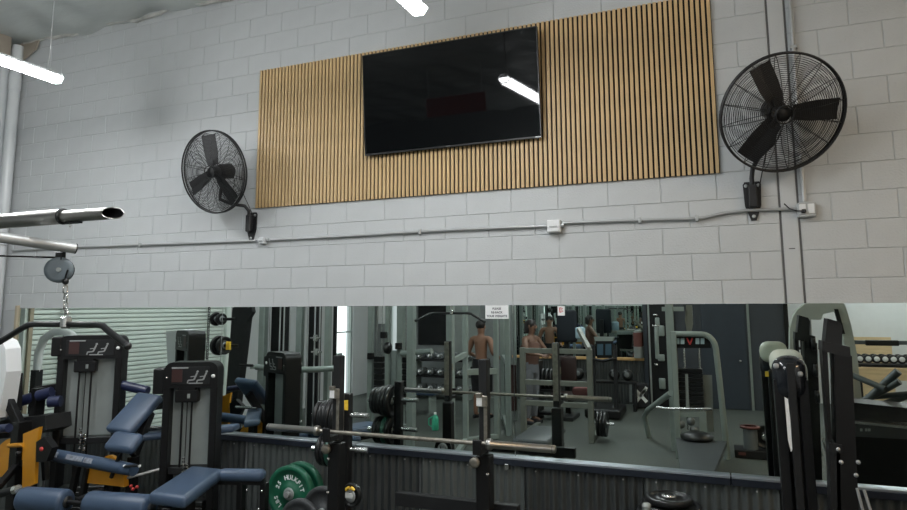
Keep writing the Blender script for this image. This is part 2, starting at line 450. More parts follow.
# --- glazed doorway and sidelight to daylight (rear wall, left)
fr = MB()
for ya in (DY0, DY1+.04): fr.box(XL-.12, XL-.04, ya-.04, ya, 0, HD)
fr.box(XL-.12, XL-.04, DY1, DY0, HD-.05, HD); fr.box(XL-.11, XL-.05, DY1+.04, DY0-.04, 1.62, 1.65)
d2 = struct(fr.build('door_2', 'steel_grey'), 'narrow glazed door bright with daylight')
b = MB(); b.box(XL-.12, XL-.05, -8.95, -8.75, 0, 1.12); b.build('kick_panel', 'steel_grey', d2)
fr = MB()
for xa in (W0, W1-.02): fr.box(xa, xa+.02, YR-.1, YR-.02, 0, HD)
fr.box(W0, W1, YR-.1, YR-.02, 0, 1.1)
struct(fr.build('window_1', 'steel_grey'), 'narrow bright sidelight window')
# --- navy door on the partition
dx0, dx1 = vx(700, 15.5), vx(744, 15.5)
b = MB(); b.box(dx0-.06, dx1+.06, YR, YR+.03, 0, 2.62); fr = struct(b.build('door_3', 'navy_wall'), 'dark navy flush door in the rear partition')
b = MB(); b.box(dx0, dx1, YR+.031, YR+.055, .01, 2.56, .004); b.build('door_leaf', 'navy_door', fr)
b = MB(); kx = vx(737, 15.45); kz = vz(737, 361, 15.45); b.lathe([(.028, 0), (.028, .01), (.012, .015), (.012, .04), (.03, .05), (.032, .07), (.02, .085), (0, .088)], (kx, YR+.055, kz), (0, 1, 0), 14); b.build('door_knob', 'chrome', fr)
b = MB(); b.box(vx(746, 15.5), vx(748.5, 15.5), YR+.001, YR+.05, 0, 2.7); struct(b.build('trim_4', 'steel_grey'), 'pale vertical door edge strip')
b = MB(); b.box(XJ-.04, XJ+.05, YR-.01, YR+.05, 0, 2.9); struct(b.build('trim_5', 'steel_dark'), 'black corner post of the partition')
# --- rear mirror and wainscot
b = MB(); mx0, mx1 = vx(512, 15.5), vx(642, 15.5); b.box(mx0, mx1, YR+.002, YR+.008, 1.07, 2.9, .0015)
tag(b.build('wall_mirror', 'mirror', org=((mx0+mx1)/2, YR, 1.07)), 'mirror on the far rear wall showing repeated green reflections', 'mirror', 'wall mirrors')
b = MB(); n = 250; vs = []
for k in range(n+1):
    u = mx0+(mx1-mx0)*k/n; yy = YR+.018+.0095*math.cos(2*PI*u/.068); vs += [(u, yy, 0), (u, yy, 1.0)]
b.add(vs, [(2*k+2, 2*k, 2*k+1, 2*k+3) for k in range(n)], True); struct(b.build('trim_6', 'corrugated'), 'corrugated wainscot on the rear wall')
b = MB(); b.box(mx0, mx1, YR+.002, YR+.09, 1.0, 1.065, .005); struct(b.build('trim_7', 'wood_cap'), 'tan wooden cap rail on the rear wall')

# ================================================================== ON THE WALL
# --- slat panel
P0, P1, PZ0, PZ1 = -3.092, 1.252, 3.25, 4.688
pn = thing('slat_panel', 'oak slat acoustic panel on black felt behind the television', 'wall panel', ((P0+P1)/2, 0, PZ0))
b = MB(); b.box(P0+.002, P1-.002, -.010, -.0005, PZ0+.001, PZ1-.001); b.build('felt_backing', 'felt', pn)
N = 108; pitch = (P1-P0)/N; q = MB(); q.box(0, pitch*.62, -.024, -.0102, PZ0, PZ1, .001)
me = q.mesh('slat', ORG[pn.name]); me.materials.append(MATS['oak'])
for k in range(N):
    o = bpy.data.objects.new('slat', me); COL.objects.link(o); o.parent = pn; o.location = (P0+k*pitch+pitch*.2, 0, 0)
# --- television, tipped forward on its bracket
TL = math.radians(4.7); yb = -.075
c4 = [at(362, 55, yb-.082), at(537, 26, yb-.082), at(365, 156, yb), at(541, 137, yb)]
tx0 = (c4[0].x+c4[2].x)/2; tx1 = (c4[1].x+c4[3].x)/2; tz0 = (c4[2].z+c4[3].z)/2; tz1 = (c4[0].z+c4[1].z)/2
tvh = (tz1-tz0)/math.cos(TL); tvc = Vector(((tx0+tx1)/2, yb, tz0))
tv = thing('television', 'large black flat-screen television tipped forward on the slat panel', 'television', tvc)
T = Matrix.Translation(tvc) @ Matrix.Rotation(TL, 4, 'X'); hw = (tx1-tx0)/2
b = MB(T); b.box(-hw, hw, .004, .035, 0, tvh, .004); b.build('cabinet', 'black_plastic', tv)
b = MB(T); b.box(-hw+.008, hw-.008, 0, .0035, .016, tvh-.008); b.build('screen', 'screen', tv)
b = MB(T)
for a in (((-hw, hw), (0, .014)), ((-hw, hw), (tvh-.007, tvh))): b.box(a[0][0], a[0][1], -.003, .004, a[1][0], a[1][1])
for xx in (-hw, hw-.007): b.box(xx, xx+.007, -.003, .004, .014, tvh-.007)
b.build('bezel', 'black_plastic', tv)
b = MB(T); b.box(-.02, .02, -.005, -.003, .003, .010); b.build('badge', 'chrome', tv)
b = MB(T); b.box(hw-.05, hw-.002, -.0045, -.003, .002, .01); b.build('energy_strip', 'conduit', tv)
b = MB(); b.box(tvc.x-.25, tvc.x+.25, -.1, -.0245, tz0+.32, tz0+.72); b.build('wall_bracket', 'steel_dark', tv)
# --- fans
def fan(name, label, c, R, face, blade0, base, pts):
    c = Vector(c); face = Vector(face).normalized()
    f = thing(name, label, 'fan', base)
    bk = -face
    for nm, off, rim in (('front_guard', .055, .035), ('rear_guard', -.075, -.045)):
        b = MB(); o_ = c+face*off; rr = c+face*rim*.3
        for i in range(1, 25):
            t = i/25; b.torus(c+face*(off*(1-t**5)), face, R*(.16+.82*t), .0021, 44, 4)
        x = face.orthogonal().normalized(); y = face.cross(x)
        for i in range(16):
            a = 2*PI*i/16+.1; d = x*math.cos(a)+y*math.sin(a)
            b.tube([o_+d*R*.14, c+d*R*.62+face*off*.93, c+d*R*.9+face*off*.45, c+d*R*.995], .0026, 4)
        b.torus(o_, face, R*.15, .006, 24, 5)
        b.build(nm, 'fan_black', f)
    b = MB(); b.torus(c+face*.014, face, R, .0085, 64, 8); b.torus(c-face*.014, face, R, .0085, 64, 8); b.build('guard_rim', 'fan_black', f)
    b = MB(); b.lathe([(0, .03), (.05, .03), (.055, .02), (.055, -.05), (0, -.05)], c, face, 20); b.build('hub', 'fan_black', f)
    b = MB(); b.lathe([(0, -.08), (.065, -.08), (.075, -.10), (.075, -.215), (.06, -.24), (0, -.245)], c, face, 24); m_ = b.build('motor', 'fan_black', f)
    b = MB(); b.cyl(c-face*.245, c-face*.26, .03, 14); b.build('motor_cap', 'chrome', m_)
    up = Vector((0, 0, 1)); up = (up-face*up.dot(face)).normalized(); rt = up.cross(face)
    if rt.dot(_r) < 0: rt = -rt
    for a in blade0:
        a = math.radians(a); d = rt*math.cos(a)+up*math.sin(a); s_ = face.cross(d)
        b = MB(); vs = []; nu = 6
        for i in range(nu+1):
            t = i/nu; r_ = R*(.17+.74*t); wd = R*(.15+.045*min(1, t*2.2)); tw = .45-.15*t
            for k in (-1, 0, 1):
                cup = -.012*(1-abs(k))
                for th in (-.002, .002):
                    vs.append(c+d*r_+s_*(k*wd*math.cos(tw))+face*(k*wd*math.sin(tw)*.55+cup+th-.01))
        fs = []
        for i in range(nu):
            for k in range(2):
                for th in (0, 1):
                    a0 = i*6+k*2+th; qd = (a0, a0+6, a0+8, a0+2); fs.append(qd if th else qd[::-1])
            for k in (0, 2): a0 = i*6+k*2; fs.append((a0, a0+1, a0+7, a0+6))
        for i in (0, nu): a0 = i*6; fs += [(a0, a0+1, a0+3, a0+2), (a0+2, a0+3, a0+5, a0+4)]
        b.add(vs, fs, False); b.beam(c+d*.03, c+d*R*.3, .045, .012, up=face, ch=.002); b.build('blade', 'fan_black', f)
    b = MB(); b.tube(pts, .017, 10); b.build('arm', 'fan_black', f)
    bx, by, bz = base
    b = MB(); b.prism([(-.062, .16), (-.05, .18), (.05, .18), (.062, .16), (.055, .0), (.018, -.11), (-.018, -.11), (-.055, .0)], (bx, -.002, bz), (1, 0, 0), (0, 0, 1), .012); br = b.build('wall_plate', 'fan_black', f)
    b = MB(); b.box(bx-.03, bx+.03, -.075, -.014, bz-.02, bz+.15, .008); b.build('arm_socket', 'fan_black', f)
    for u, v in ((-.042, .15), (.042, .15), (0, -.08)):
        b = MB(); b.lathe([(.013, 0), (.013, .006), (.006, .009), (0, .009)], (bx+u, -.014, bz+v), (0, -1, 0), 10); b.build('bolt', 'conduit', br)
    b = MB(); p0 = c-face*.2; p1 = Vector(pts[1]); b.tube([p0+Vector((.05, 0, -.03)), p0+Vector((.07, .02, -.12)), p0+Vector((.03, .03, -.22)), (p0+p1)/2+Vector((.04, 0, 0)), Vector((bx+.045, -.03, bz+.12))], .004, 6); b.build('cord', 'fan_black', f)
    return f
yf = -.34
cR = at(782, 113.5, yf); cL = at(213.5, 172, yf)
bR = Vector((1.462, 0, 2.985)); bL = Vector((-3.13, 0, 3.03))
fan('wall_fan', 'black wall fan to the right of the slat panel', cR, .408, (.27, -1, -.5), (118, 3, 236), bR,
    [bR+Vector((0, -.045, .1)), bR+Vector((0, -.05, .2)), bR+Vector((.01, -.07, .27)), bR+Vector((.05, -.1, .34)), cR+Vector((-.06, .12, -.18)), cR+Vector((-.02, .15, -.02))])
fan('wall_fan', 'black wall fan to the left of the slat panel', cL, .402, (-.05, -1, -.24), (92, 203, 305), bL,
    [bL+Vector((0, -.045, .1)), bL+Vector((0, -.06, .19)), bL+Vector((-.02, -.10, .235)), bL+Vector((-.12, -.16, .25)), cL+Vector((.02, .08, -.26)), cL+Vector((-.01, .12, -.16)), cL+Vector((0, .15, -.03))])
# --- conduits, boxes, pipes
cd = thing('conduit_run', 'thin grey metal conduit running along the block wall below the panel', 'conduit', (-.05, 0, 2.91))
b = MB(); pts = [at(px, py, -.02) for px, py in ((12, 250.5), (80, 247), (180, 243.5), (256, 240.7))]; b.tube(pts, .0125, 8); b.build('pipe', 'conduit', cd)
b = MB(); pts = [at(px, py, -.02) for px, py in ((270, 240), (330, 237), (450, 230), (546, 226))]; b.tube(pts, .0125, 8); b.build('pipe', 'conduit', cd)
b = MB(); pts = [at(px, py, -.02) for px, py in ((562, 223), (610, 221), (660, 219.5), (690, 218.8), (705, 217.5), (722, 213.5), (745, 210.5), (775, 209.3), (797, 209))]; b.tube(pts, .0125, 8); b.build('pipe', 'conduit', cd)
for px, py in ((140, 245), (420, 232), (640, 220.3), (697, 218.4)):
    p_ = at(px, py, -.02); b = MB(); b.box(p_.x-.012, p_.x+.012, -.036, 0, p_.z-.024, p_.z+.024, .004); b.build('strap', 'conduit', cd)
def jbox(c, s_, name, label, mt_):
    t = thing(name, label, 'junction box', (c.x, 0, c.z))
    b = MB(); b.box(c.x-s_, c.x+s_, -.06, -.0005, c.z-s_*.9, c.z+s_, .006); b.build('body', mt_, t)
    b = MB(); b.prism([(-s_*.9, s_*.7), (s_*.9, s_*.7), (s_*.95, 0), (s_*.6, -s_*.75), (-s_*.5, -s_*.8), (-s_*.9, -s_*.1)], (c.x, -.06, c.z), (1, 0, 0), (0, 0, 1), .006); b.build('cover', mt_, t)
    b = MB(); b.box(c.x-s_*.6, c.x+s_*.6, -.074, -.067, c.z-.008, c.z+.004, .002); b.build('lever', 'conduit', t)
    for sx in (-1, 1): b = MB(); b.cyl((c.x+sx*s_, -.02, c.z+.01), (c.x+sx*(s_+.025), -.02, c.z+.01), .02, 10); b.build('fitting', 'conduit', t)
jbox(at(554, 226.5, -.04), .055, 'junction_box', 'white weatherproof box on the conduit below the television', 'box_white')
jbox(at(263, 241, -.03), .034, 'junction_box', 'small pale conduit box beside the left fan bracket', 'pipe_white')
o_ = at(806.5, 209.5, -.03); t = thing('outlet_box', 'grey double outlet box with white covers right of the control joint', 'outlet', (o_.x, 0, o_.z))
b = MB(); b.box(o_.x-.058, o_.x+.058, -.05, -.0005, o_.z-.055, o_.z+.05, .005); b.build('body', 'conduit', t)
for sx in (-1, 1): b = MB(); b.box(o_.x+sx*.027-.021, o_.x+sx*.027+.021, -.056, -.05, o_.z-.035, o_.z+.038, .003); cv = b.build('cover_plate', 'box_white', t)
b = MB(); b.box(o_.x-.038, o_.x-.008, -.085, -.056, o_.z-.03, o_.z-.002, .006); pg = b.build('plug', 'black_plastic', t)
b = MB(); b.tube([(o_.x-.03, -.08, o_.z-.015), (o_.x-.07, -.07, o_.z-.01), (o_.x-.11, -.05, o_.z+.01), (o_.x-.14, -.03, o_.z+.05)], .005, 6); b.build('plug_cord', 'black_plastic', pg)
vc = thing('conduit_riser', 'vertical grey conduit dropping to the outlet behind the right fan', 'conduit', (1.797, 0, 2.99))
b = MB(); b.cyl((1.797, -.025, 2.99), (1.803, -.025, ZC-.05), .014, 10); b.build('pipe', 'conduit', vc)
for z in (3.35, 4.15, 4.9): b = MB(); b.box(1.775, 1.826, -.042, 0, z-.012, z+.012, .003); b.build('strap', 'conduit', vc)
p_ = at(13.5, 80, -.12)
for x_, r_, lb in ((p_.x, .062, 'white vertical drain pipe standing clear of the left corner'), (p_.x-.2, .066, 'white vertical drain pipe tight in the left corner')):
    t = thing('drain_pipe', lb, 'pipe', (x_, -.1, 0), 'drain pipes')
    b = MB(); b.cyl((x_, -.1, 0), (x_, -.1, ZC-.1), r_, 18); b.build('pipe', 'pipe_white', t)
    b = MB(); b.cyl((x_, -.1, 4.95), (x_, -.1, 5.13), r_*1.13, 18); b.build('coupling', 'pipe_white', t)
    b = MB(); b.torus((x_, -.1, 3.02), (0, 0, 1), r_+.004, .007, 20, 5); b.box(x_-.01, x_+.01, -.1, -.03, 3.01, 3.03); b.build('clamp', 'conduit', t)
# --- signs stuck to the mirror
q0 = at(485.3, 305.8, -.009); q1 = at(508.5, 318.8, -.009)
sg = thing('notice_sign', 'white re-rack notice stuck to the top of the mirror', 'sign', ((q0.x+q1.x)/2, -.008, q1.z))
b = MB(); b.box(q0.x, q1.x, -.0095, -.0072, q1.z, q0.z+.004); b.build('sheet', 'white', sg)
cx_ = (q0.x+q1.x)/2; hh = q0.z-q1.z
for tx, k in (('PLEASE', .77), ('RE-RACK', .48), ('YOUR WEIGHTS', .2)): text_mesh(tx, .0245, (cx_, -.0098, q1.z+hh*k), (1, 0, 0), (0, 0, 1), 'lettering', 'ink', sg)
q0 = at(557.5, 306.5, -.009); q1 = at(564.8, 315.5, -.009)
sg = thing('sticker', 'small white sticker with a red mark on the mirror edge', 'sticker', ((q0.x+q1.x)/2, -.008, q1.z))
b = MB(); b.box(q0.x, q1.x, -.0092, -.0072, q1.z, q0.z+.003); b.build('sheet', 'white', sg)
b = MB(); cc = Vector(((q0.x+q1.x)/2, -.0097, (q0.z+q1.z)/2+.008)); b.box(cc.x-.014, cc.x-.006, -.0102, -.0093, cc.z-.02, cc.z+.02)
b.tube([(cc.x-.006, -.0097, cc.z+.018), (cc.x+.012, -.0097, cc.z+.012), (cc.x+.002, -.0097, cc.z+.001), (cc.x+.014, -.0097, cc.z-.01), (cc.x-.006, -.0097, cc.z-.018)], .0035, 5); b.build('red_mark', 'red', sg)
# --- strip lights hanging in rows square to the wall
def strip_light(x, y_end, length, z, label, lens='tube_light'):
    t = thing('strip_light', label, 'light', (x, y_end-length/2, z), 'hanging strip lights')
    b = MB(); hexp = [(.066*math.cos(PI/3*i), .05*math.sin(PI/3*i)) for i in range(6)]
    b.prism(hexp, (x, y_end-length, z), (1, 0, 0), (0, 0, 1), .0) if 0 else None
    b.prism([(-.046, .0185), (-.04, .045), (-.02, .056), (.02, .056), (.04, .045), (.046, .0185)], (x, y_end-.03, z), (1, 0, 0), (0, 0, 1), length-.05); b.build('housing', 'conduit', t)
    b = MB(); b.prism([(-.06, -.012), (-.058, .01), (-.05, .018), (.05, .018), (.058, .01), (.06, -.012), (.045, -.034), (-.045, -.034)], (x, y_end-.035, z), (1, 0, 0), (0, 0, 1), length-.06); b.build('lens', lens, t)
    for yy in (y_end-length, y_end-.035):
        b = MB(); b.tube([(x+hx, yy+.018, z+.006+hz) for hx, hz in hexp], .007, 6, False, True); b.build('end_ring', 'clear_cap', t)
    for yy in (y_end-.12, y_end-length+.12):
        b = MB(); b.tube([(x-.03, yy, z+.05), (x, yy, z+.17), (x+.03, yy, z+.05)], .0025, 4); b.tube([(x, yy, z+.17), (x, yy, ZC-.05)], .004, 5); b.build('hanging_wire', 'conduit', t)
ZL = 4.4; eL = atz(60.5, 80, ZL); eR = atz(420.5, 11.5, ZL)
strip_light(eL.x, eL.y, 2.4, ZL, 'glowing strip light hanging at the upper left')
strip_light(eR.x, eR.y, 2.4, ZL, 'glowing strip light hanging above the television')
strip_light(4.6, eR.y-1.2, 2.4, ZL, 'added warm strip light out of view that warms the right side', 'warm_fill')  # unseen lamp, added to give the right of the wall a warm tone
for lx, ly, lb in ((eR.x, eR.y-4.2, 'strip light over the floor behind the camera, middle row'),
                   (eL.x+1.8, eL.y-7.6, 'strip light over the rear floor near the dumbbells'), (4.6, -9.2, 'strip light in the white bay')):
    strip_light(lx, ly, 2.4, ZL, lb)
# dark red banner hanging in the room, seen faintly in the screen
bn = thing('banner', 'dark red banner hanging from the ceiling, seen in the screen', 'banner', (-2.85, -5.2, 4.75))
b = MB(); b.box(-3.4, -2.3, -5.21, -5.19, 4.75, 5.08); b.build('cloth', 'red_dark', bn)
for x in (-3.35, -2.35): b = MB(); b.cyl((x, -5.2, 5.08), (x, -5.2, ZC-.03), .004, 5); b.build('cord', 'conduit', bn)

# ================================================================== EQUIPMENT IN FRONT OF THE MIRROR
def pxpoly(b, pts, y, th):               # outline standing square to the wall direction, th deep towards the wall
    P = [at(px, py, y) for px, py in pts]; c = sum(P, Vector())/len(P)
    return b.prism([(p.x-c.x, p.z-c.z) for p in P], Vector((c.x, y+th, c.z)), (1, 0, 0), (0, 0, 1), th)
def atd(px, py, d): return CAM+ray(px, py)*d
def coil(b, p, h, r, w_, n=7):
    p = Vector(p); pts = [p+Vector((r*math.cos(t*2*PI/8), r*math.sin(t*2*PI/8), h*t/(8*n))) for t in range(8*n+1)]
    b.tube(pts, w_, 4)
def tower(root, c, rot, W, zt, zs, sub=True):
    """weight-stack tower: posts, rounded header with placards on both faces, shroud, guide rods"""
    u = Vector((math.cos(rot), math.sin(rot), 0)); f = Vector((math.sin(rot), -math.cos(rot), 0)); c = Vector((c[0], c[1], 0)); up = Vector((0, 0, 1))
    dp = .18
    for sx in (-1, 1):
        b = MB(); p = c+u*sx*(W/2-.03); b.cbox(p+up*(zt-.2)/2, u*.03, f*dp/2, up*(zt-.2)/2, .008); b.build('post', 'steel_dark', root)
    b = MB(); b.prism(rrect(W, .22, .075, 5, (0, 0, 1, 1)), c+up*(zt-.22)-f*dp*.51, u, up, dp*1.02) ; h = b.build('header', 'steel_dark', root)
    for sg in (1, -1):
        fo = f*sg*(dp*.51+.001); uu = u*sg
        b = MB(); b.cbox(c+up*(zt-.115)+fo, uu*(W/2-.07), fo.normalized()*.004, up*.075, .002); b.build('placard', 'steel_black2', h)
        b = MB(); b.cbox(c-uu*W*.25+up*(zt-.115)+fo*1.045, uu*.045, fo.normalized()*.002, up*.055, .001); b.build('pictogram', 'maroon', h)
        o1 = c+fo*1.06
        for k, du in enumerate((-.02, .15)):                     # seated figures as flat print
            q = o1+uu*(W*du+.03)+up*(zt-.125)
            b = MB(); nn = fo.normalized()*.0015
            for a0, a1, ww in (((-.04, -.03), (.01, -.025), .012), ((.01, -.025), (.035, .035), .014), ((-.04, -.03), (-.045, -.055), .01), ((.03, .04), (.045, .05), .016), ((-.02, .0), (.015, .005), .008)):
                A = q+uu*a0[0]+up*a0[1]; B = q+uu*a1[0]+up*a1[1]; b.beam(A, B, ww, .002, up=nn, ch=0)
            b.build('figure_print', 'print_grey', h)
        b = MB(); b.cbox(o1-uu*W*.2+up*(zt-.048), uu*.07, fo.normalized()*.0015, up*.006, .0005); b.build('title_strip', 'print_grey', h)
        b = MB(); b.cbox(o1+uu*W*.1+up*(zt-.18), uu*.06, fo.normalized()*.0015, up*.005, .0005); b.build('title_strip', 'print_grey', h)
        b = MB(); b.lathe([(.016, 0), (.016, .008), (0, .01)], o1+uu*(W/2-.035)+up*(zt-.12), fo, 12); b.build('lock', 'white', h)
        b = MB(); b.lathe([(.009, 0), (.009, .006), (0, .008)], o1-uu*(W/2-.03)+up*(zt-.13), fo, 10); b.build('bolt', 'chrome', h)
    hin = W/2-.062
    b = MB(); b.cbox(c+up*((zs+zt-.21)/2), u*hin, f*.004, up*((zt-.21-zs)/2), .001); b.build('shroud_panel', 'shroud', root)
    for sx in (-.42, .06):
        b = MB(); b.cyl(c+u*hin*(sx-.02)+f*.05+up*.3, c+u*hin*(sx-.02)+f*.05+up*(zt-.2), .0085, 8); b.build('guide_rod', 'steel_dark', root)
    b = MB(); b.cyl(c-u*hin*.18+f*.055+up*.6, c-u*hin*.18+f*.055+up*(zt-.2), .004, 6); b.build('cable', 'steel_dark', root)
    b = MB(); q = c-u*hin*.18+f*.06+up*(zt-.29); b.cbox(q, u*.1, f*.03, up*.055, .01); b.cbox(q+up*.07, u*.075, f*.03, up*.03, .008); hd = b.build('selector_head', 'steel_dark', root)
    b = MB(); b.cbox(q+f*.032+u*.02-up*.0, u*.012, f*.002, up*.02, .002); b.build('weight_label', 'shroud', hd)
    b = MB(); b.cbox(c+up*(zs-.04), u*hin, f*.06, up*.03, .006); b.build('cross_bar', 'steel_black2', root)
    for k in range(11):
        b = MB(); b.cbox(c+up*(.14+k*.045)+f*.03, u*(hin-.02), f*.07, up*.02, .004); b.build('weight_block', 'iron_black', root)
    b = MB(); coil(b, c-u*hin*.2+f*.075+up*(zs-.12), .2, .012, .0035); b.build('spring', 'chrome', root)
    b = MB(); coil(b, c-u*hin*.02+f*.075+up*(zs-.14), .17, .012, .0035); b.build('spring', 'chrome', root)
    b = MB(); b.cbox(c+up*.04, u*(W/2+.05), f*.28, up*.035, .01); b.build('base_frame', 'steel_dark', root)
    return u, f, c
up = Vector((0, 0, 1))
# ---- machine beside the lat bar: reclined blue seat
c1 = (-4.46, -.62)
m1 = thing('leg_extension_machine', 'black weight-stack machine with a reclined blue seat left of the other tower', 'exercise machine', (c1[0], c1[1], 0))
u, f, c = tower(m1, c1, math.radians(31), .57, 2.0, 1.06)
b = MB(); b.cbox(c-u*.30+up*1.9+f*.02, u*.045, f*.08, up*.09, .01); b.build('cable_guard', 'steel_dark', m1)
b = MB(); b.pad(at(137, 390.5, -.66), at(161, 394, -.66), at(104, 428, -.98), .075, .03); b.build('back_pad', 'blue_vinyl', m1)
b = MB(); b.pad(at(111, 429, -1.0), at(138.5, 432, -1.0), at(104.5, 447.5, -1.12), .08, .035); b.build('seat_pad', 'blue_vinyl', m1)
p0 = at(142, 425, -.75); p1 = at(128, 452, -.95)
b = MB(); b.beam(p0+Vector((0, .09, .1)), p1+Vector((0, .06, -.05)), .05, .08); b.beam(p1+Vector((0, .06, -.05)), (p1.x, p1.y+.05, .03), .06, .08); b.beam((p1.x, p1.y, .04), (c.x+.1, c.y, .04), .08, .06); b.build('seat_post', 'steel_dark', m1)
b = MB(); b.cyl(at(143, 426.5, -.62), at(166, 428.5, -.62), .014, 10); b.build('adjuster_rod', 'chrome', m1)
b = MB(); b.cyl(at(122, 385, -.5), at(148, 391, -.42), .045, 14); b.build('roller_pad', 'navy_vinyl', m1)
for a0, a1 in (((21, 401), (34, 397)), ((38, 396), (52, 392)), ((49, 402), (61, 401))):
    b = MB(); b.cyl(at(*a0, -.95), at(*a1, -.9), .05, 14); b.build('roller_pad', 'navy_vinyl', m1)
b = MB(); b.beam(at(39, 388, -.88), at(36, 418, -.88), .08, .1); b.beam(at(35, 390, -.84), at(64, 386, -.7), .05, .06); b.beam(at(36, 418, -.88), (at(36, 418, -.88).x, -.88, .05), .07, .08); b.build('roller_arm', 'steel_dark', m1)
# ---- machine with the prone bench
c2 = (-3.175, -.64)
m2 = thing('leg_curl_machine', 'black weight-stack machine with a flat blue bench beside the green plates', 'exercise machine', (c2[0], c2[1], 0))
u, f, c = tower(m2, c2, math.radians(26), .46, 1.785, .9)
b = MB(); b.cbox(c-u*.28+up*1.62+f*.0, u*.05, f*.07, up*.11, .01); b.build('cable_guard', 'steel_dark', m2)
Q = [atz(195, 465, .95), atz(221, 468, .95), atz(190, 497, .95), atz(144, 492, .95)]
cq = sum(Q, Vector())/4; wv = (Q[1]-Q[0]+Q[2]-Q[3])/4; lv = (Q[0]-Q[3]+Q[1]-Q[2])/4
b = MB(); b.rbox(cq-up*.045, wv, lv, up*.045, .035); b.build('bench_pad', 'blue_vinyl', m2)
e0, e1 = atz(219, 472, .93), atz(265, 472.5, .93)
b = MB(); b.rbox((e0+e1)/2-up*.02, (e1-e0)/2, (e1-e0).cross(up).normalized()*.06, up*.045, .04); b.build('chest_pad', 'blue_vinyl', m2)
b = MB()
b.beam(cq-lv-up*.13, cq+lv*1.05-up*.13, .06, .07); b.beam(cq-up*.13, (cq.x, cq.y, .03), .07, .09); b.beam((cq.x, cq.y, .04), (c.x, c.y-.1, .04), .08, .06); b.build('bench_frame', 'steel_dark', m2)
b = MB(); b.beam(e0-up*.07, e1-up*.07, .05, .05); b.beam((e0+e1)/2-up*.08, ((e0+e1)/2.0).to_2d().to_3d()+up*.03, .05, .06); b.beam(e1-up*.08, e1.to_2d().to_3d()+up*.03, .05, .06); b.build('pad_frame', 'steel_dark', m2)
for px, py in ((247, 490), (262, 491), (241, 507), (259, 509)):
    b = MB(); q = at(px, py, e1.y-.045); b.lathe([(.011, 0), (.011, .008), (0, .012)], q, (0, -1, 0), 8); b.build('bolt', 'chrome', m2)
def mfl(px, py, z): q_ = atz(px, py, z); return Vector((q_.x, -q_.y, q_.z))
Q = [mfl(243, 408, 1.155), mfl(268, 407, 1.155), mfl(266, 417, 1.155), mfl(239, 424, 1.155)]; cr_ = sum(Q, Vector())/4
b = MB(); b.rbox(cr_-up*.03, (Q[1]-Q[0]+Q[2]-Q[3])/4*.6, (Q[0]-Q[3]+Q[1]-Q[2])/4, up*.03, .025); b.build('rear_pad', 'blue_vinyl', m2)
b = MB(); b.beam(cr_-up*.06, (cr_.x, cr_.y, .03), .07, .07); b.build('rear_pad_post', 'steel_dark', m2)
r0, r1, r2, r3 = atz(22, 499, .74), atz(67, 502, .74), atz(88, 503.5, .74), atz(151, 508, .74)
for a0, a1 in ((r0, r1), (r2, r3)):
    b = MB(); d = (a1-a0).normalized(); L_ = (a1-a0).length
    b.lathe([(0, 0), (.07, 0), (.09, .012), (.096, .03), (.096, L_-.03), (.09, L_-.012), (.07, L_), (0, L_)], a0, d, 22); rp = b.build('roller_pad', 'blue_vinyl', m2)
    b = MB(); b.lathe([(.045, 0), (.045, .012), (0, .014)], a1, d, 16); b.build('end_plug', 'black_plastic', rp)
b = MB(); b.cyl(r0, r3, .02, 10); mr = (r1+r2)/2; b.beam(mr, mr+Vector((.02, .16, .02)), .06, .07); b.beam(mr+Vector((.02, .16, .06)), (mr.x+.02, mr.y+.16, .02), .07, .08); b.beam((mr.x+.02, mr.y+.16, .05), (c.x, c.y-.15, .05), .07, .07); b.build('roller_arm', 'steel_dark', m2)
p0, p1 = at(48, 454, -1.05), at(124, 468, -1.05)
b = MB(); b.cyl(p0, p1, .052, 16); b.cyl(p1, at(134, 470, -1.05), .05, 16); rp = b.build('thigh_roller', 'blue_vinyl', m2)
for a, ln in ((.12, .14), (.42, .2), (.6, .1)):
    b = MB(); q = p0.lerp(p1, a); d = (p1-p0).normalized(); s_ = Vector((0, -1, .5)).normalized()
    b.rbox(q+s_*.048, d*ln/2, s_.cross(d)*.022, s_*.005, .004); b.build('scuff', 'scuff', rp)
for a_, b_ in (((78, 466), (70, 500)), ((88, 468), (82, 500)), ((44, 450), (46, 480))):
    b = MB(); b.beam(at(*a_, -1.0), at(*b_, -1.0), .045, .05); b.build('roller_bracket', 'steel_dark', m2)
b = MB(); pxpoly(b, [(86, 473), (91, 463), (98, 461), (98, 470), (123, 475), (124, 487), (86, 483)], -1.0, .05); cm = b.build('cam_plate', 'orange', m2)
b = MB(); q = at(109, 468, -.99); b.lathe([(.105, 0), (.105, .03), (.03, .032), (.03, 0)], q, (0, 1, 0), 24); b.cyl(q, q+Vector((0, .03, 0)), .104, 24); b.build('cam_disc', 'orange', m2)
b = MB(); b.beam(at(111, 478, -1.06), at(121, 452, -1.06), .025, .03); b.build('range_lever', 'steel_dark', m2)
b = MB(); b.cyl(at(124, 466.5, -1.1), at(140, 465.5, -1.1), .011, 8); hd = b.build('release_handle', 'black_plastic', m2)
for px in (124.5, 139.5): b = MB(); q = at(px, 466, -1.1); b.rbox(q, (.012, 0, 0), (0, .012, 0), (0, 0, .012), .011); b.build('handle_tip', 'white', hd)
b = MB(); b.cyl(at(127, 478, -1.0), at(168, 467, -.75), .012, 8); b.build('link_rod', 'conduit', m2)
for px, py in ((131, 486), (137, 487), (133, 489)): b = MB(); q = at(px, py, -1.05); b.rbox(q, (.013, 0, 0), (0, .013, 0), (0, 0, .013), .012); b.build('red_knob', 'red', m2)
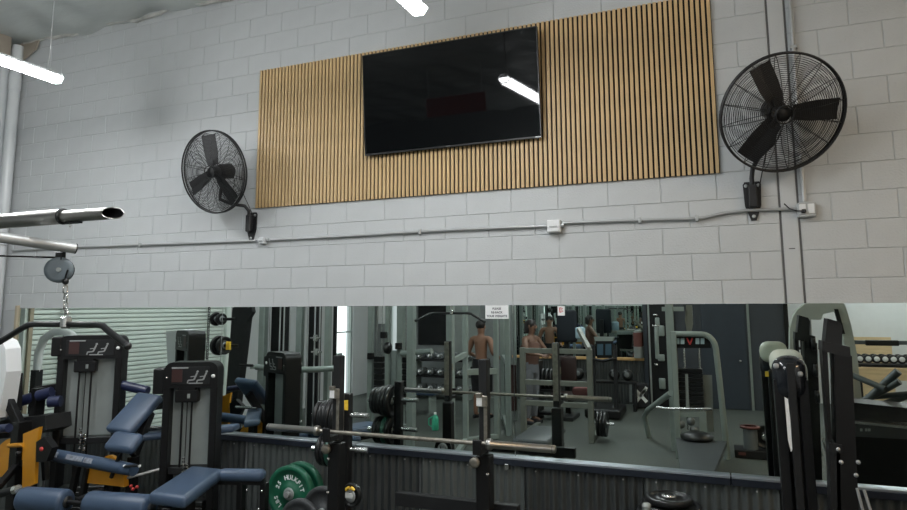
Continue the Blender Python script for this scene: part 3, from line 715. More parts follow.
# ---- machine at the left edge: orange side plates
q = at(20, 450, -1.25)
m3 = thing('orange_plate_machine', 'machine with orange side plates and a white shroud at the left edge', 'exercise machine', (q.x, q.y, 0))
b = MB(); pxpoly(b, [(23, 434), (39.5, 427), (36, 448), (34.5, 484), (22, 490)], -1.2, .03); b.build('side_plate', 'orange', m3)
b = MB(); pxpoly(b, [(-12, 455), (6, 440), (23, 433), (23, 462), (19, 470), (10, 476), (-2, 477), (-12, 474)], -1.12, .03); b.build('side_plate', 'orange', m3)
b = MB(); b.cyl(at(9, 445.5, -1.15), at(24, 445, -1.2), .02, 12); b.build('pin', 'orange', m3)
b = MB(); q = at(20, 453, -1.2); b.lathe([(.02, 0), (.02, .03), (0, .035)], q, (0, -1, 0), 12); b.build('bolt', 'steel_dark', m3)
b = MB(); pxpoly(b, [(-10, 424), (8, 419), (45, 415.5), (46, 430), (38, 434), (8, 438), (-10, 440)], -1.05, .25); b.build('housing', 'steel_black2', m3)
b = MB(); pxpoly(b, [(36, 442), (44, 437), (52, 448), (46, 462), (36, 462)], -1.22, .06); hb = b.build('adjuster_body', 'steel_dark', m3)
b = MB(); b.lathe([(.018, 0), (.018, .012), (0, .014)], at(42, 449, -1.22), (0, -1, 0), 14); b.build('red_button', 'red', hb)
b = MB(); pxpoly(b, [(-25, 340), (-4, 338), (2, 341), (5.5, 349), (6, 372), (1, 405), (-2, 418), (-25, 418)], -1.2, .14); b.build('shroud', 'white', m3)
b = MB(); pxpoly(b, [(5, 377), (12, 374), (11, 412), (2, 412)], -1.1, .1); b.build('lower_guard', 'steel_black2', m3)
b = MB(); b.cyl(at(-12, 496.5, -1.5), at(15, 490, -1.5), .032, 14); g_ = b.build('hand_grip', 'steel_black2', m3)
b = MB(); b.cyl(at(14.5, 490, -1.5), at(18.5, 489, -1.5), .034, 14); b.build('grip_collar', 'chrome', g_)
b = MB(); b.cyl(at(-12, 430, -1.45), at(9, 428, -1.45), .035, 12); b.build('thigh_pad', 'navy_vinyl', m3)
q = at(20, 460, -1.1); b = MB(); b.beam((q.x, q.y, 0.02), (q.x, q.y, 1.25), .1, .14); b.box(q.x-.35, q.x+.3, q.y-.25, q.y+.25, 0.005, .06, .01); b.beam(at(-12, 496.5, -1.5)+Vector((0, .02, 0)), (q.x, q.y, .9), .05, .05); b.beam((q.x-.02, q.y, 1.2), (at(-3, 400, -1.13).x, -1.13, 1.6), .06, .08); b.build('main_frame', 'steel_dark', m3)
q2 = at(-12, 410, -1.13); b = MB(); b.beam((q2.x, -1.13, .01), (q2.x, -1.13, 1.5), .08, .1); b.build('shroud_post', 'steel_dark', m3)
q2 = at(29, 470, -1.18); b = MB(); b.beam((q2.x, -1.15, .9), (q.x, q.y, .9), .05, .05); b.build('plate_bracket', 'steel_dark', m3)

# ---- lat pulldown station: grey mast, arm and pulley
lm = Vector((-2.45, -3.56, 0))
mL = thing('lat_pulldown_machine', 'grey lat pulldown frame holding the hanging black bar at the left', 'exercise machine', lm)
pc = at(59.5, 270, -2.71)
a0 = at(75, 248.5, -2.68); a1 = Vector((lm.x, lm.y, a0.z+.10))
b = MB(); b.tube([a1, a0], .028, 16); b.build('overhead_arm', 'conduit', mL)
b = MB(); dirA = (a0-a1).normalized(); b.cyl(a0, a0+dirA*.006, .029, 16); b.build('arm_cap', 'black_plastic', mL)
b = MB(); b.box(lm.x-.05, lm.x+.05, lm.y-.05, lm.y+.05, 0, a1.z+.06, .006); b.build('mast', 'steel_grey', mL)
pn_ = Vector((.72, -.69, 0)).normalized()
for s_ in (-1, 1):
    b = MB(); b.lathe([(0, 0), (.066, 0), (.070, .006), (.070, .014), (.05, .016), (0, .016)], pc+pn_*(s_*.018)-pn_*.008, pn_, 28); b.build('pulley_cheek', 'shroud' if s_ > 0 else 'steel_black2', mL) if s_ < 0 else b.build('pulley_cheek', 'pulley_grey', mL)
b = MB(); b.lathe([(.064, -.012), (.052, 0), (.064, .012)], pc, pn_, 24); b.build('pulley_wheel', 'black_plastic', mL)
b = MB(); b.cyl(pc-pn_*.04, pc+pn_*.04, .012, 10); b.build('axle', 'shroud', mL)
b = MB(); b.beam(pc+up*.05, Vector((pc.x, pc.y, a0.z-.02)), .05, .03); b.build('pulley_hanger', 'steel_black2', mL)
b = MB(); b.tube([pc+up*.068, Vector((lm.x, lm.y, pc.z+.05))], .005, 6); b.build('cable', 'steel_dark', mL)
bot = at(65.5, 281.5, -2.71)
b = MB(); b.tube([pc+pn_*0+Vector((.066, 0, 0)), bot+up*.03, bot], .005, 6); b.rbox(bot, (.016, 0, 0), (0, .016, 0), (0, 0, .018), .015); b.build('cable_stop', 'black_plastic', mL)
# frame parts that the mirror shows
for px, D_ in ((466, 10.2), (497, 10.7)):
    q = vt(px, 400, D_); b = MB(); b.box(q.x-.04, q.x+.04, q.y-.04, q.y+.04, 0, 2.75, .005); b.build('frame_post', 'steel_grey', mL)
qa, qb = vt(466, 372, 10.2), vt(497, 371, 10.7)
b = MB(); b.beam(qa, qb, .07, .1); b.build('cross_beam', 'steel_grey', mL)
qa2 = vt(466, 354, 10.2); b = MB(); b.beam(Vector((lm.x, lm.y, qa2.z)), qa2, .06, .08); b.build('cross_beam', 'steel_grey', mL)
b = MB(); b.beam(Vector((lm.x, lm.y, .06)), Vector((qa.x, qa.y, .06)), .08, .08); b.beam(Vector((qa.x, qa.y, .06)), Vector((qb.x, qb.y, .06)), .08, .08); b.build('base_rail', 'steel_grey', mL)
b = MB(); b.beam(Vector((lm.x, lm.y, a1.z)), Vector((qa.x, qa.y, 2.7)), .06, .08); b.build('top_beam', 'steel_grey', mL)
# ---- chain and lat bar hanging from the cable
lb = thing('lat_bar', 'black rubber-coated lat pulldown bar hanging from a chain', 'pulldown bar', (-2.078, -2.71, 2.17))
pts = [(-2.60, -2.71, 2.075), (-2.57, -2.71, 2.085), (-2.42, -2.71, 2.15), (-2.37, -2.71, 2.168), (-2.32, -2.71, 2.172), (-2.078, -2.71, 2.172), (-1.85, -2.71, 2.172), (-1.80, -2.71, 2.165), (-1.77, -2.71, 2.145), (-1.655, -2.71, 2.085), (-1.62, -2.71, 2.065)]
b = MB(); b.tube(pts, .0165, 12); b.build('bar', 'black_plastic', lb)
for s_ in (0, -1): b = MB(); q = Vector(pts[s_]); b.rbox(q, (.02, 0, 0), (0, .02, 0), (0, 0, .02), .019); b.build('end_cap', 'black_plastic', lb)
b = MB(); b.box(-2.10, -2.056, -2.735, -2.685, 2.15, 2.215, .01); b.build('swivel', 'chrome', lb)
zt, zb = bot.z-.02, 2.2; n = 4
for k in range(n):
    z0 = zb+(zt-zb)*k/n; z1 = zb+(zt-zb)*(k+1)/n; xx = -2.078+(bot.x+2.078)*(k+.5)/n
    hh = (z1-z0)/2*1.12; ax = (1, 0, 0) if k % 2 else (0, 1, 0); b = MB(); o_ = Vector((xx, -2.71, (z0+z1)/2)); t_ = Vector((0, 1, 0)) if k % 2 else Vector((1, 0, 0))
    b.tube([o_+up*hh*.6+t_*.011, o_+up*hh, o_+up*hh*.6-t_*.011, o_-up*hh*.6-t_*.011, o_-up*hh, o_-up*hh*.6+t_*.011], .0042, 6, False, True); b.build('chain_link', 'chrome', lb)
# ---- steel tube arm with an open end above it
s0, s1, s2 = atd(-60, 226, 3.55), atd(63, 216.5, 3.35), atd(119, 212.5, 3.2)
ta = thing('tube_arm', 'brushed steel telescoping tube arm with an open cut end', 'machine arm', s0)
b = MB(); b.tube([s0, s1], .0405, 22); b.build('outer_tube', 'brushed', ta)
b = MB(); d = (s2-s1).normalized(); b.torus(s1, d, .036, .008, 24, 6); b.build('collar', 'black_plastic', ta)
x_ = (up-d*up.dot(d)).normalized(); y_ = d.cross(x_)
if y_.dot(_f) > 0: y_ = -y_
def cut_tube(rad, inner):
    b = MB(); n = 24; vs = []
    for t in range(3):
        for j in range(n):
            a = 2*PI*j/n; off = x_*math.cos(a)*rad*1.0+y_*math.sin(a)*rad*1.0
            base = (s1, s1.lerp(s2, .6), s2)[t]; sl = (0 if t < 2 else -(.085*(1+math.sin(a))/2))
            vs.append(base+off+d*sl)
    fs = [(t*n+j, t*n+(j+1) % n, (t+1)*n+(j+1) % n, (t+1)*n+j) for t in range(2) for j in range(n)]
    if inner: fs = [f_[::-1] for f_ in fs]
    b.add(vs, fs, True)
    return b, vs
b1, v1 = cut_tube(.031, False); b2, v2 = cut_tube(.0265, True)
b1.add([*v1[-24:], *v2[-24:]], [(j, (j+1) % 24, 24+(j+1) % 24, 24+j) for j in range(24)]); b1.build('inner_tube', 'brushed', ta)
b2.add(v2[24:48], [tuple(range(24))]); b2.build('bore', 'steel_dark', ta)
b = MB(); b.beam(s1+d*.02-x_*.036, s1+d*.14-x_*.036, .02, .012, up=x_, ch=.003); b.build('stop_tab', 'steel_dark', ta)
b = MB(); b.cyl(s1+d*.06-x_*.03, s1+d*.06-x_*.06, .004, 6); b.build('pull_pin', 'chrome', ta)
ms = s0+Vector((-.25, -.6, 0)); b = MB(); b.tube([s0, ms], .0405, 16); b.beam(ms+up*.1, (ms.x, ms.y, 0), .1, .1); b.build('support_post', 'steel_grey', ta)

# ---- rack with the barbell
XU = (-1.427, -.295); YU = -1.035
rk = thing('barbell_rack', 'black two-post rack standing in front of the mirror', 'rack', (-.86, YU, 0))
for i, x in enumerate(XU):
    b = MB(); b.box(x-.03, x+.03, YU-.035, YU+.03, 1.30, 1.905, .005); ps = b.build('upright', 'steel_black2', rk)
    b = MB(); b.box(x-.026, x+.026, YU+.031, YU+.037, 1.36, 1.90, .001); b.build('tan_strip', 'worn_steel', ps)  # tan strip over the wall-facing side of the dark post
    b = MB(); b.box(x+.006, x+.030, YU-.041, YU-.036, 1.36, 1.66, .001); b.build('tan_strip', 'worn_steel', ps)
    b = MB(); b.box(x-.048, x+.048, YU-.06, YU+.04, 0, 1.29, .008); b.build('lower_sleeve', 'steel_dark', rk)
    b = MB(); b.box(x-.036, x+.034, YU-.062, YU-.036, 1.60, 1.672, .005); b.box(x-.036, x+.0, YU-.075, YU-.04, 1.66, 1.69, .003); ho = b.build('upper_hook', 'worn_steel', rk)
    b = MB(); b.box(x-.034, x+.004, YU-.068, YU-.062, 1.605, 1.66, .002); b.build('hook_liner', 'white', ho)
    b = MB(); b.box(x-.03, x+.03, YU-.145, YU-.036, 1.315, 1.352, .005); b.box(x-.03, x+.03, YU-.16, YU-.143, 1.315, 1.41, .004); b.build('bar_hook', 'steel_dark', rk)
    b = MB(); b.lathe([(.03, 0), (.034, .01), (.034, .03), (.02, .036), (0, .036)], (x-.045, YU-.062, 1.25), (0, -1, 0), 14); b.build('knob', 'worn_steel', rk)
    for z in (1.18, .95, .78): b = MB(); b.lathe([(.012, 0), (.012, .008), (0, .011)], (x+.06*(1 if i else -1)*.6, YU-.06, z), (0, -1, 0), 8); b.build('bolt', 'chrome', rk)
    b = MB(); b.box(x-.05, x+.05, YU-.55, YU+.55, .005, .07, .01); b.build('foot', 'steel_dark', rk)
p0, p1 = at(398, 497, -.9), at(520, 510, -.9)
b = MB(); b.beam((p0.x, -.92, p0.z), (p1.x, -.92, p0.z), .06, .09); b.build('crossmember', 'steel_black2', rk)
b = MB(); b.beam((XU[0], -.92, .3), (XU[1], -.92, .3), .06, .08); b.build('crossmember', 'steel_black2', rk)
# a plate tree close to the mirror, behind the left post
YT = -.47; XT = -1.70
pt = thing('plate_tree', 'upright plate tree between the left rack post and the mirror', 'plate rack', (XT, YT, 0))
b = MB(); b.box(XT-.035, XT+.035, YT-.035, YT+.035, 0, 1.55, .006); b.box(XT-.1, XT+.2, YT-.2, YT+.3, .004, .05, .008); b.build('post', 'steel_dark', pt)
b = MB(); b.box(XT-.03, XT+.03, YT-.037, YT-.0355, 1.42, 1.5); b.build('label', 'yellow', pt)
pegs = [at(327, 412, YT).z-.03, at(333, 450, YT).z]
for z in pegs:
    b = MB(); b.cyl((XT-.036, YT, z), (XT-.33, YT, z), .022, 12); b.build('peg', 'chrome', pt)
    b = MB(); b.cyl((XT+.036, YT, z+.02), (XT+.2, YT, z+.02), .022, 12); b.build('peg', 'chrome', pt)
def plate(c, ax, r, th, material, label, name='weight_plate', group='plates on the rack pegs', hub='chrome'):
    c = Vector(c); ax = Vector(ax).normalized(); t = thing(name, label, 'weight plate', c, group)
    b = MB(); b.lathe([(.026, -th/2), (r*.34, -th/2), (r*.36, -th*.30), (r*.8, -th*.30), (r*.82, -th/2), (r*.97, -th/2), (r, -th*.35), (r, th*.35), (r*.97, th/2), (r*.82, th/2), (r*.8, th*.30), (r*.36, th*.30), (r*.34, th/2), (.026, th/2), (.026, -th/2)], c, ax, 36)
    b.build('disc', material, t)
    b = MB(); b.lathe([(.0262, -th/2-.001), (.05, -th/2-.001), (.05, -th/2-.003), (.0262, -th/2-.003)], c, ax, 20); b.lathe([(.0262, th/2+.003), (.05, th/2+.003), (.05, th/2+.001), (.0262, th/2+.001)], c, ax, 20); b.build('hub_ring', hub, t)
    return t
for k in range(5): plate((XT-.07-.043*k, YT, pegs[0]), (1, 0, 0), (.15, .15, .14, .125, .125)[k], .036, 'iron_black', 'black plate on the upper peg of the tree by the mirror, %s from the post' % ORD[k], group='plates on the plate tree')
for k in range(4): plate((XT-.07-.046*k, YT, pegs[1]), (1, 0, 0), .14-.004*k, .038, 'green_dull' if k == 1 else 'iron_black', 'plate on the lower peg of the tree by the mirror, %s from the post' % ORD[k], group='plates on the plate tree')
bb = thing('barbell', 'long steel barbell resting across the two rack posts', 'barbell', (-.88, -1.138, 1.378))
yb_, zb_ = -1.138, 1.378; X0, X1 = -1.97, .205
b = MB(); b.cyl((X0+.43, yb_, zb_), (X1-.43, yb_, zb_), .0145, 14); b.build('shaft', 'worn_steel', bb)
for s_, xe in ((1, X0), (-1, X1)):
    b = MB(); b.lathe([(0, 0), (.02, 0), (.025, .006), (.025, .415), (.034, .418), (.036, .425), (.036, .445), (.03, .452), (.014, .455)], (xe, yb_, zb_), (s_, 0, 0), 20); sl = b.build('sleeve', 'brushed', bb)
    b = MB(); b.torus((xe+s_*.02, yb_, zb_), (1, 0, 0), .0245, .002, 20, 4); b.build('end_ring', 'steel_dark', sl)
# ---- green plates, grey plates and their tree
g1 = at(291, 493, -.50); g2 = g1+Vector((0, .13, 0))
tr_ = thing('plate_stand', 'low plate stand holding the green and grey plates', 'plate rack', (g1.x, -.62, 0))
b = MB(); b.box(g1.x-.04, g1.x+.04, -.70, -.62, 0, .62, .008); b.box(g1.x-.1, g1.x+.3, -.9, -.2, .004, .05, .008); b.box(g1.x-.04, g1.x+.04, -.3, -.22, 0, g1.z+.05, .008); b.build('post', 'steel_dark', tr_)
b = MB(); b.cyl((g1.x, -.22, g1.z), (g1.x, -.57, g1.z), .0235, 14); b.build('peg', 'conduit', tr_)
def lettering(txt, c, r, a_mid, step, size, material, parent, y):
    for k, ch in enumerate(txt):
        a = math.radians(a_mid - step*(k-(len(txt)-1)/2)); o_ = Vector((c.x+r*math.cos(a), y, c.z+r*math.sin(a)))
        if ch != ' ': text_mesh(ch, size, o_, (math.sin(a), 0, -math.cos(a)), (math.cos(a), 0, math.sin(a)), 'lettering', material, parent)
t = plate(g2, (0, 1, 0), .225, .06, 'green_plate', 'green bumper plate hanging behind the lettered one', 'bumper_plate', 'green bumper plates', 'shroud')
t = plate(g1, (0, 1, 0), .225, .06, 'green_plate', 'green bumper plate with white lettering facing out', 'bumper_plate', 'green bumper plates', 'shroud')
yl = g1.y-.0195
lettering('HULKFIT', g1, .128, 63, 15, .052, 'white', t, yl); lettering('25', g1, .128, 152, 16, .05, 'white', t, yl); lettering('LBS', g1, .14, 212, 14, .05, 'white', t, yl)
b = MB(); b.lathe([(.03, 0), (.052, 0), (.052, -.004), (.03, -.004)], (g1.x, g1.y-.03, g1.z), (0, 1, 0), 20); b.build('steel_insert', 'shroud', t)
ga = at(301, 527, -.80); gb = at(324, 514, -.66)
for q, lb_ in ((gb, 'dark grey iron plate in front of the green plates, further back'), (ga, 'dark grey iron plate in front of the green plates, nearest')):
    plate(q, (.12, 1, 0), .21, .045, 'iron_grey', lb_, 'iron_plate', 'grey iron plates', 'shroud')
b = MB(); b.cyl((gb.x-.02, -.55, gb.z), (ga.x, -.9, ga.z), .02, 12); b.beam((g1.x+.1, -.6, gb.z), (gb.x, -.6, gb.z), .06, .06); b.beam((gb.x, -.6, gb.z), (gb.x, -.6, .03), .06, .06); b.build('peg', 'conduit', tr_)
b = MB(); b.beam(at(336, 493, -.75), at(330, 508, -.75), .05, .03); b.build('support_arm', 'shroud', tr_)
q = at(352, 495, -.86)
t = plate(q, (.2, 1, 0), .085, .035, 'iron_black', 'small black plate with a yellow and white ring low on the rack post', 'weight_plate', 'plates on the rack pegs', 'conduit')
b = MB()
for a0 in (50, 100): b.tube([q+Vector((.055*math.cos(math.radians(a)), -.022, .055*math.sin(math.radians(a)))) for a in range(a0, a0+38, 6)], .014, 6)
b.build('yellow_mark', 'yellow', t)
b = MB(); b.box(q.x-.045, q.x+.02, q.y-.026, q.y-.02, q.z-.02, q.z+.02, .003); b.build('white_mark', 'white', t)
# ---- stacked plates on a loading post (bottom, right of centre)
q = at(669, 497.5, -.285)
lp = thing('loading_post', 'chrome-sleeved loading post under a stack of black plates', 'plate post', (q.x, q.y, 0))
b = MB(); b.cyl((q.x, q.y, 0.05), (q.x, q.y, q.z+.012), .0245, 16); b.build('post', 'conduit', lp)
b = MB(); b.lathe([(.022, 0), (.036, 0), (.036, .012), (.022, .012)], (q.x, q.y, q.z+.006), (0, 0, 1), 20); b.build('collar', 'chrome', lp)
b = MB(); b.box(q.x-.3, q.x+.3, q.y-.3, q.y+.2, .004, .05, .01); b.build('base', 'steel_dark', lp)
b = MB(); h_ = at(646.5, 506, -.5); b.cyl((h_.x, h_.y, .05), (h_.x, h_.y, h_.z), .03, 14); b.rbox((h_.x, h_.y, h_.z), (.03, 0, 0), (0, .03, 0), (0, 0, .02), .019); b.build('side_grip', 'shroud', lp)
for k, (r_, lb_) in enumerate(((.155, 'top'), (.205, 'second'), (.215, 'third'), (.215, 'fourth'))):
    plate((q.x+(0, .012, -.008, 0)[k], q.y, q.z-.012-.05*k), (0, 0, 1), r_, .044, 'iron_black', 'black plate lying flat on the loading post, %s of the stack' % lb_, 'weight_plate', 'stacked plates', 'conduit')

# ---- slim tower with a domed cap, near the right
hm = Vector((1.572, -.60, 0))
hT = thing('domed_cable_tower', 'slim black cable tower with a domed cap near the right', 'exercise machine', hm)
zt = at(786, 353.5, -.6).z; zb2 = at(786, 398, -.6).z
b = MB(); b.rbox((hm.x, -.62, (zt+zb2)/2-.01), (.10, 0, 0), (0, .09, 0), (0, 0, (zt-zb2)/2), .085, 5); b.build('domed_cap', 'gloss_black', hT)
b = MB(); b.rbox((hm.x-.004, -.50, (zt+zb2)/2+.075), (.098, 0, 0), (0, .07, 0), (0, 0, .082), .065, 5); b.build('rear_cap', 'steel_cream', hT)
for s_, dx in ((-1, .0), (1, .0)):
    b = MB(); b.beam((hm.x+s_*.068, -.63, zb2+.12), (hm.x+s_*.06+.01, -.66, .02), .055, .10); b.build('leg', 'steel_dark', hT)
b = MB(); b.beam((hm.x-.0, -.712, zt-.05), (hm.x+.005, -.72, .4), .045, .02); b.build('front_rib', 'steel_black2', hT)
b = MB(); pxpoly(b, [(784.5, 397), (788, 399), (793.5, 448), (791, 452), (788, 440)], -.72, .003); b.build('white_sticker', 'white', hT)
for px, py in ((776, 366), (800, 374)): b = MB(); b.rbox(at(px, py, -.70), (.016, 0, 0), (0, .012, 0), (0, 0, .016), .011); b.build('cap_bolt', 'conduit', hT)
for z in (1.62, 1.5, 1.2): b = MB(); b.lathe([(0, -.012), (.055, -.012), (.05, 0), (.055, .012), (0, .012)], (hm.x, -.58, z), (1, 0, 0), 18); b.build('pulley', 'black_plastic', hT)
for px, py, m_ in ((768, 378, 'yellow'),): b = MB(); q = Vector((hm.x-.06, -.50, 1.72)); b.box(q.x-.012, q.x+.012, q.y-.01, q.y+.004, q.z-.02, q.z+.02); b.build('warning_label', m_, hT)
b = MB(); b.box(hm.x-.05, hm.x+.05, -.58, -.5, .02, 1.75, .01); b.build('rear_channel', 'steel_dark', hT)
b = MB(); b.box(hm.x-.25, hm.x+.1, -.95, -.3, .004, .07, .01); b.build('base', 'steel_dark', hT)
# ---- tall black column beside it
pm = Vector((1.86, -.75, 0)); yv = -.78
cT = thing('cable_column', 'tall black cable column with a slotted face at the right', 'exercise machine', pm)
b = MB(); pxpoly(b, [(827.5, 318.5), (840, 322), (842.5, 327), (842, 346), (825, 343)], yv, .14); hb = b.build('top_box', 'steel_black2', cT)
b = MB(); pxpoly(b, [(828, 319.5), (840.5, 323), (840.5, 325.5), (828, 322)], yv-.006, .005); b.build('box_lid', 'steel_dark', hb)
b = MB(); pxpoly(b, [(822.5, 341), (850, 347), (851, 358), (822, 351)], yv-.01, .16); b.build('shoulder', 'steel_black2', cT)
b = MB(); pxpoly(b, [(822, 350), (827.5, 351), (832, 444), (829, 446)], yv, .12); b.build('side_rail', 'steel_dark', cT)
b = MB(); pxpoly(b, [(834.5, 352), (852, 356), (861, 560), (838.5, 560)], yv, .16); b.build('side_rail', 'steel_dark', cT)
b = MB(); pxpoly(b, [(829.5, 353), (833.5, 354), (838.5, 444), (835, 444)], yv+.08, .01); b.build('slot_strip', 'shroud', cT)
b = MB(); pxpoly(b, [(829, 446), (840, 446), (842, 560), (833, 560)], yv, .13); b.build('lower_post', 'steel_black2', cT)
b = MB(); pxpoly(b, [(829, 443), (842, 445), (843, 454), (830, 452)], yv-.02, .15); b.build('carriage', 'steel_black2', cT)
for px, py in ((838, 449), (841, 462), (856, 475), (858, 462)): b = MB(); b.lathe([(.012, 0), (.012, .01), (0, .014)], at(px, py, yv-.01), (0, -1, 0), 8); b.build('bolt', 'conduit', cT)
for a0, a1 in (((857, 488), (864, 515)), ((864, 490), (872, 515))): b = MB(); b.cyl(at(*a0, yv), at(*a1, yv), .008, 8); b.build('guide_tube', 'conduit', cT)
zq = at(840, 560, yv); b = MB(); b.box(zq.x-.14, zq.x+.12, yv, yv+.2, 0.0, zq.z+.02, .01); b.box(zq.x-.1, zq.x+.3, yv-.3, yv+.4, .004, .07, .01); b.build('base', 'steel_dark', cT)
for z in (1.95, 1.75, 1.55): b = MB(); b.lathe([(0, -.012), (.05, -.012), (.045, 0), (.05, .012), (0, .012)], (pm.x-.0, yv+.2, z), (1, 0, 0), 16); b.build('pulley', 'black_plastic', cT)

# ================================================================== THE GYM BEHIND THE CAMERA (seen in the mirror)
def vpoly(b, pts, D_, th):               # outline parallel to the mirror at distance D_, th deep away from it
    P = [vt(px, py, D_) for px, py in pts]; c = sum(P, Vector())/len(P)
    return b.prism([(p.x-c.x, p.z-c.z) for p in P], Vector((c.x, P[0].y, c.z)), (1, 0, 0), (0, 0, 1), th)
def vfl(px, py, z=0): q = atz(px, py, z); return Vector((q.x, -q.y, q.z))
def vpost(px, D_, w_, z0, z1, name, material, root, dep=None):
    q = vt(px, 360, D_); d_ = dep or w_
    b = MB(); b.box(q.x-w_/2, q.x+w_/2, q.y-d_/2, q.y+d_/2, z0, z1, .006); return b.build(name, material, root)
# ---- grey functional trainer
D_ = 8.6; r0 = vt(295, 400, D_)
ft = thing('functional_trainer', 'grey dual-stack cable trainer reflected left of the bright door', 'exercise machine', (r0.x, r0.y, 0))
for px, w_ in ((263, .11), (300, .10), (328, .085)): vpost(px, D_, w_, 0, 2.75, 'upright', 'steel_grey', ft)
vpost(335, D_+.1, .05, 0, 2.75, 'upright', 'steel_dark', ft)
vpost(279, D_+.12, .32, 0, 2.7, 'stack_shroud', 'steel_dark', ft, .12)
vpost(314, D_+.12, .20, 0, 2.7, 'stack_shroud', 'steel_black2', ft, .12)
for px in (271.5, 281, 285, 291, 309, 316, 321):
    q = vt(px, 350, D_-.02); b = MB(); b.cyl((q.x, q.y+.03, .3), (q.x, q.y+.03, 2.7), .012, 8); b.build('guide_rod', 'conduit', ft)
for px, py in ((317, 352), (316, 338)):
    q = vt(px, py, D_-.12); b = MB(); b.cyl(q-Vector((.09, 0, 0)), q+Vector((.09, 0, 0)), .016, 10); b.box(q.x-.035, q.x+.035, q.y-.02, q.y+.02, q.z-.05, q.z+.05, .01); b.build('carriage', 'chrome', ft)
za = vz(300, 367, D_)
xa = [vt(px, 366, D_-.35) for px in (252, 262, 280, 300, 318, 331, 337)]
b = MB(); b.tube([Vector((p.x, p.y+(0, .06, .12, .13, .1, .04, -.05)[i]-.12, za+(.0, .0, 0, 0, .01, .03, .05)[i])) for i, p in enumerate(xa)], .045, 12); b.build('handle_arm', 'steel_grey', ft)
b = MB(); q = vt(262, 366, D_); b.beam((q.x, q.y, za), (q.x, q.y+.25, za), .06, .06); q = vt(328, 366, D_); b.beam((q.x, q.y, za), (q.x, q.y+.25, za+.02), .06, .06); b.build('arm_bracket', 'steel_grey', ft)
for px in (263, 300, 328): q = vt(px, 360, D_); b = MB(); b.box(q.x-.06, q.x+.06, q.y-.5, q.y+.3, .004, .08, .01); b.build('foot', 'steel_grey', ft)
b = MB(); q0 = vt(262, 360, D_); q1 = vt(335, 360, D_); b.beam((q0.x, q0.y, 2.7), (q1.x, q1.y, 2.7), .08, .1); b.build('top_beam', 'steel_grey', ft)
# ---- black angled tree with plates
D_ = 8.0; q = vt(236, 400, D_)
pr_ = thing('angled_plate_tree', 'black angled plate tree reflected in front of the roll-up door', 'plate rack', (q.x, q.y, 0))
b = MB(); vpoly(b, [(233, 308), (250, 300), (238, 400), (235, 440), (221, 440), (226, 400)], D_, .12); b.build('mast', 'steel_black2', pr_)
b = MB(); vpoly(b, [(246, 312), (252, 306), (253, 312), (247, 322)], D_, .08); b.build('brace', 'steel_black2', pr_)
b = MB(); q = vt(229, 438, D_); b.box(q.x-.3, q.x+.3, q.y-.35, q.y+.3, .004, .08, .01); b.box(q.x-.08, q.x+.08, q.y-.1, q.y+.02, .05, max(.1, q.z+.05), .01); b.build('base', 'steel_dark', pr_)
for k, (px, py, r_, col_, lb_) in enumerate(((223, 319, .10, None, 'small black plate high on the angled tree'), (226, 345, .145, 'yellow', 'black plate with a yellow mark on the angled tree'))):
    q = vt(px, py, D_-.25)
    for s_ in (0, 1):
        t = plate(q+Vector((-.03+.1*s_, .1, 0)), (1, .25, 0), r_-.012*s_, .05, 'iron_black', lb_ + (', outer' if s_ == 0 else ', inner'), 'weight_plate', 'plates on the angled tree', 'iron_mid')
    if col_:
        b = MB()
        for a in (-.03, .0, .03): b.box(q.x+.16+a-.008, q.x+.16+a+.008, q.y+.10, q.y+.13, q.z-.06, q.z+.06, .004)
        b.build('yellow_mark', 'yellow', t)
    b = MB(); b.cyl(q+Vector((-.1, .08, 0)), q+Vector((.3, .06, 0)), .022, 10); b.build('peg', 'steel_dark', pr_)
q = vt(240, 365, 7.9); b = MB(); b.cyl(q, q+Vector((.25, 0, 0)), .02, 10); b.build('peg', 'steel_dark', pr_)
# ---- grey cable rack in front of the daylight
D_ = 11.0; q = vt(388, 400, D_)
cr = thing('cable_rack', 'grey cable rack with two black weight stacks reflected beside the doorway', 'exercise machine', (q.x, q.y, 0))
for px, w_ in ((371, .10), (388, .085), (401.5, .12), (413.5, .085)): vpost(px, D_, w_, 0, 2.85, 'upright', 'steel_grey', cr)
for px in (379.5, 407.5):
    for k in range(8):
        q = vt(px, 380, D_); b = MB(); b.box(q.x-.09, q.x+.09, q.y-.06, q.y+.06, .45+k*.11, .55+k*.11, .008); b.build('weight_block', 'iron_black', cr)
for px in (377, 382, 406, 409.5): q = vt(px, 380, D_); b = MB(); b.cyl((q.x, q.y, .3), (q.x, q.y, 2.8), .009, 6); b.build('guide_rod', 'chrome', cr)
qa, qb = vt(402, 353.5, D_-.1), vt(432, 351, D_-.35); b = MB(); b.tube([qa, qb], .05, 12); b.build('side_arm', 'steel_grey', cr)
q = vt(388, 348, D_-.15); b = MB(); b.lathe([(0, -.02), (.11, -.02), (.1, 0), (.11, .02), (0, .02)], q, (1, .2, 0), 20); b.build('pulley', 'black_plastic', cr)
for px, py in ((399, 346), (384, 335), (371, 356)): q = vt(px, py, D_-.1); b = MB(); b.box(q.x-.05, q.x+.05, q.y-.06, q.y+.06, q.z-.06, q.z+.06, .01); b.build('carriage', 'steel_dark', cr)
q0, q1 = vt(371, 360, D_), vt(413.5, 360, D_)
for z in (.05, 2.8): b = MB(); b.beam((q0.x, q0.y, z), (q1.x, q1.y, z), .09, .08); b.build('rail', 'steel_grey', cr)
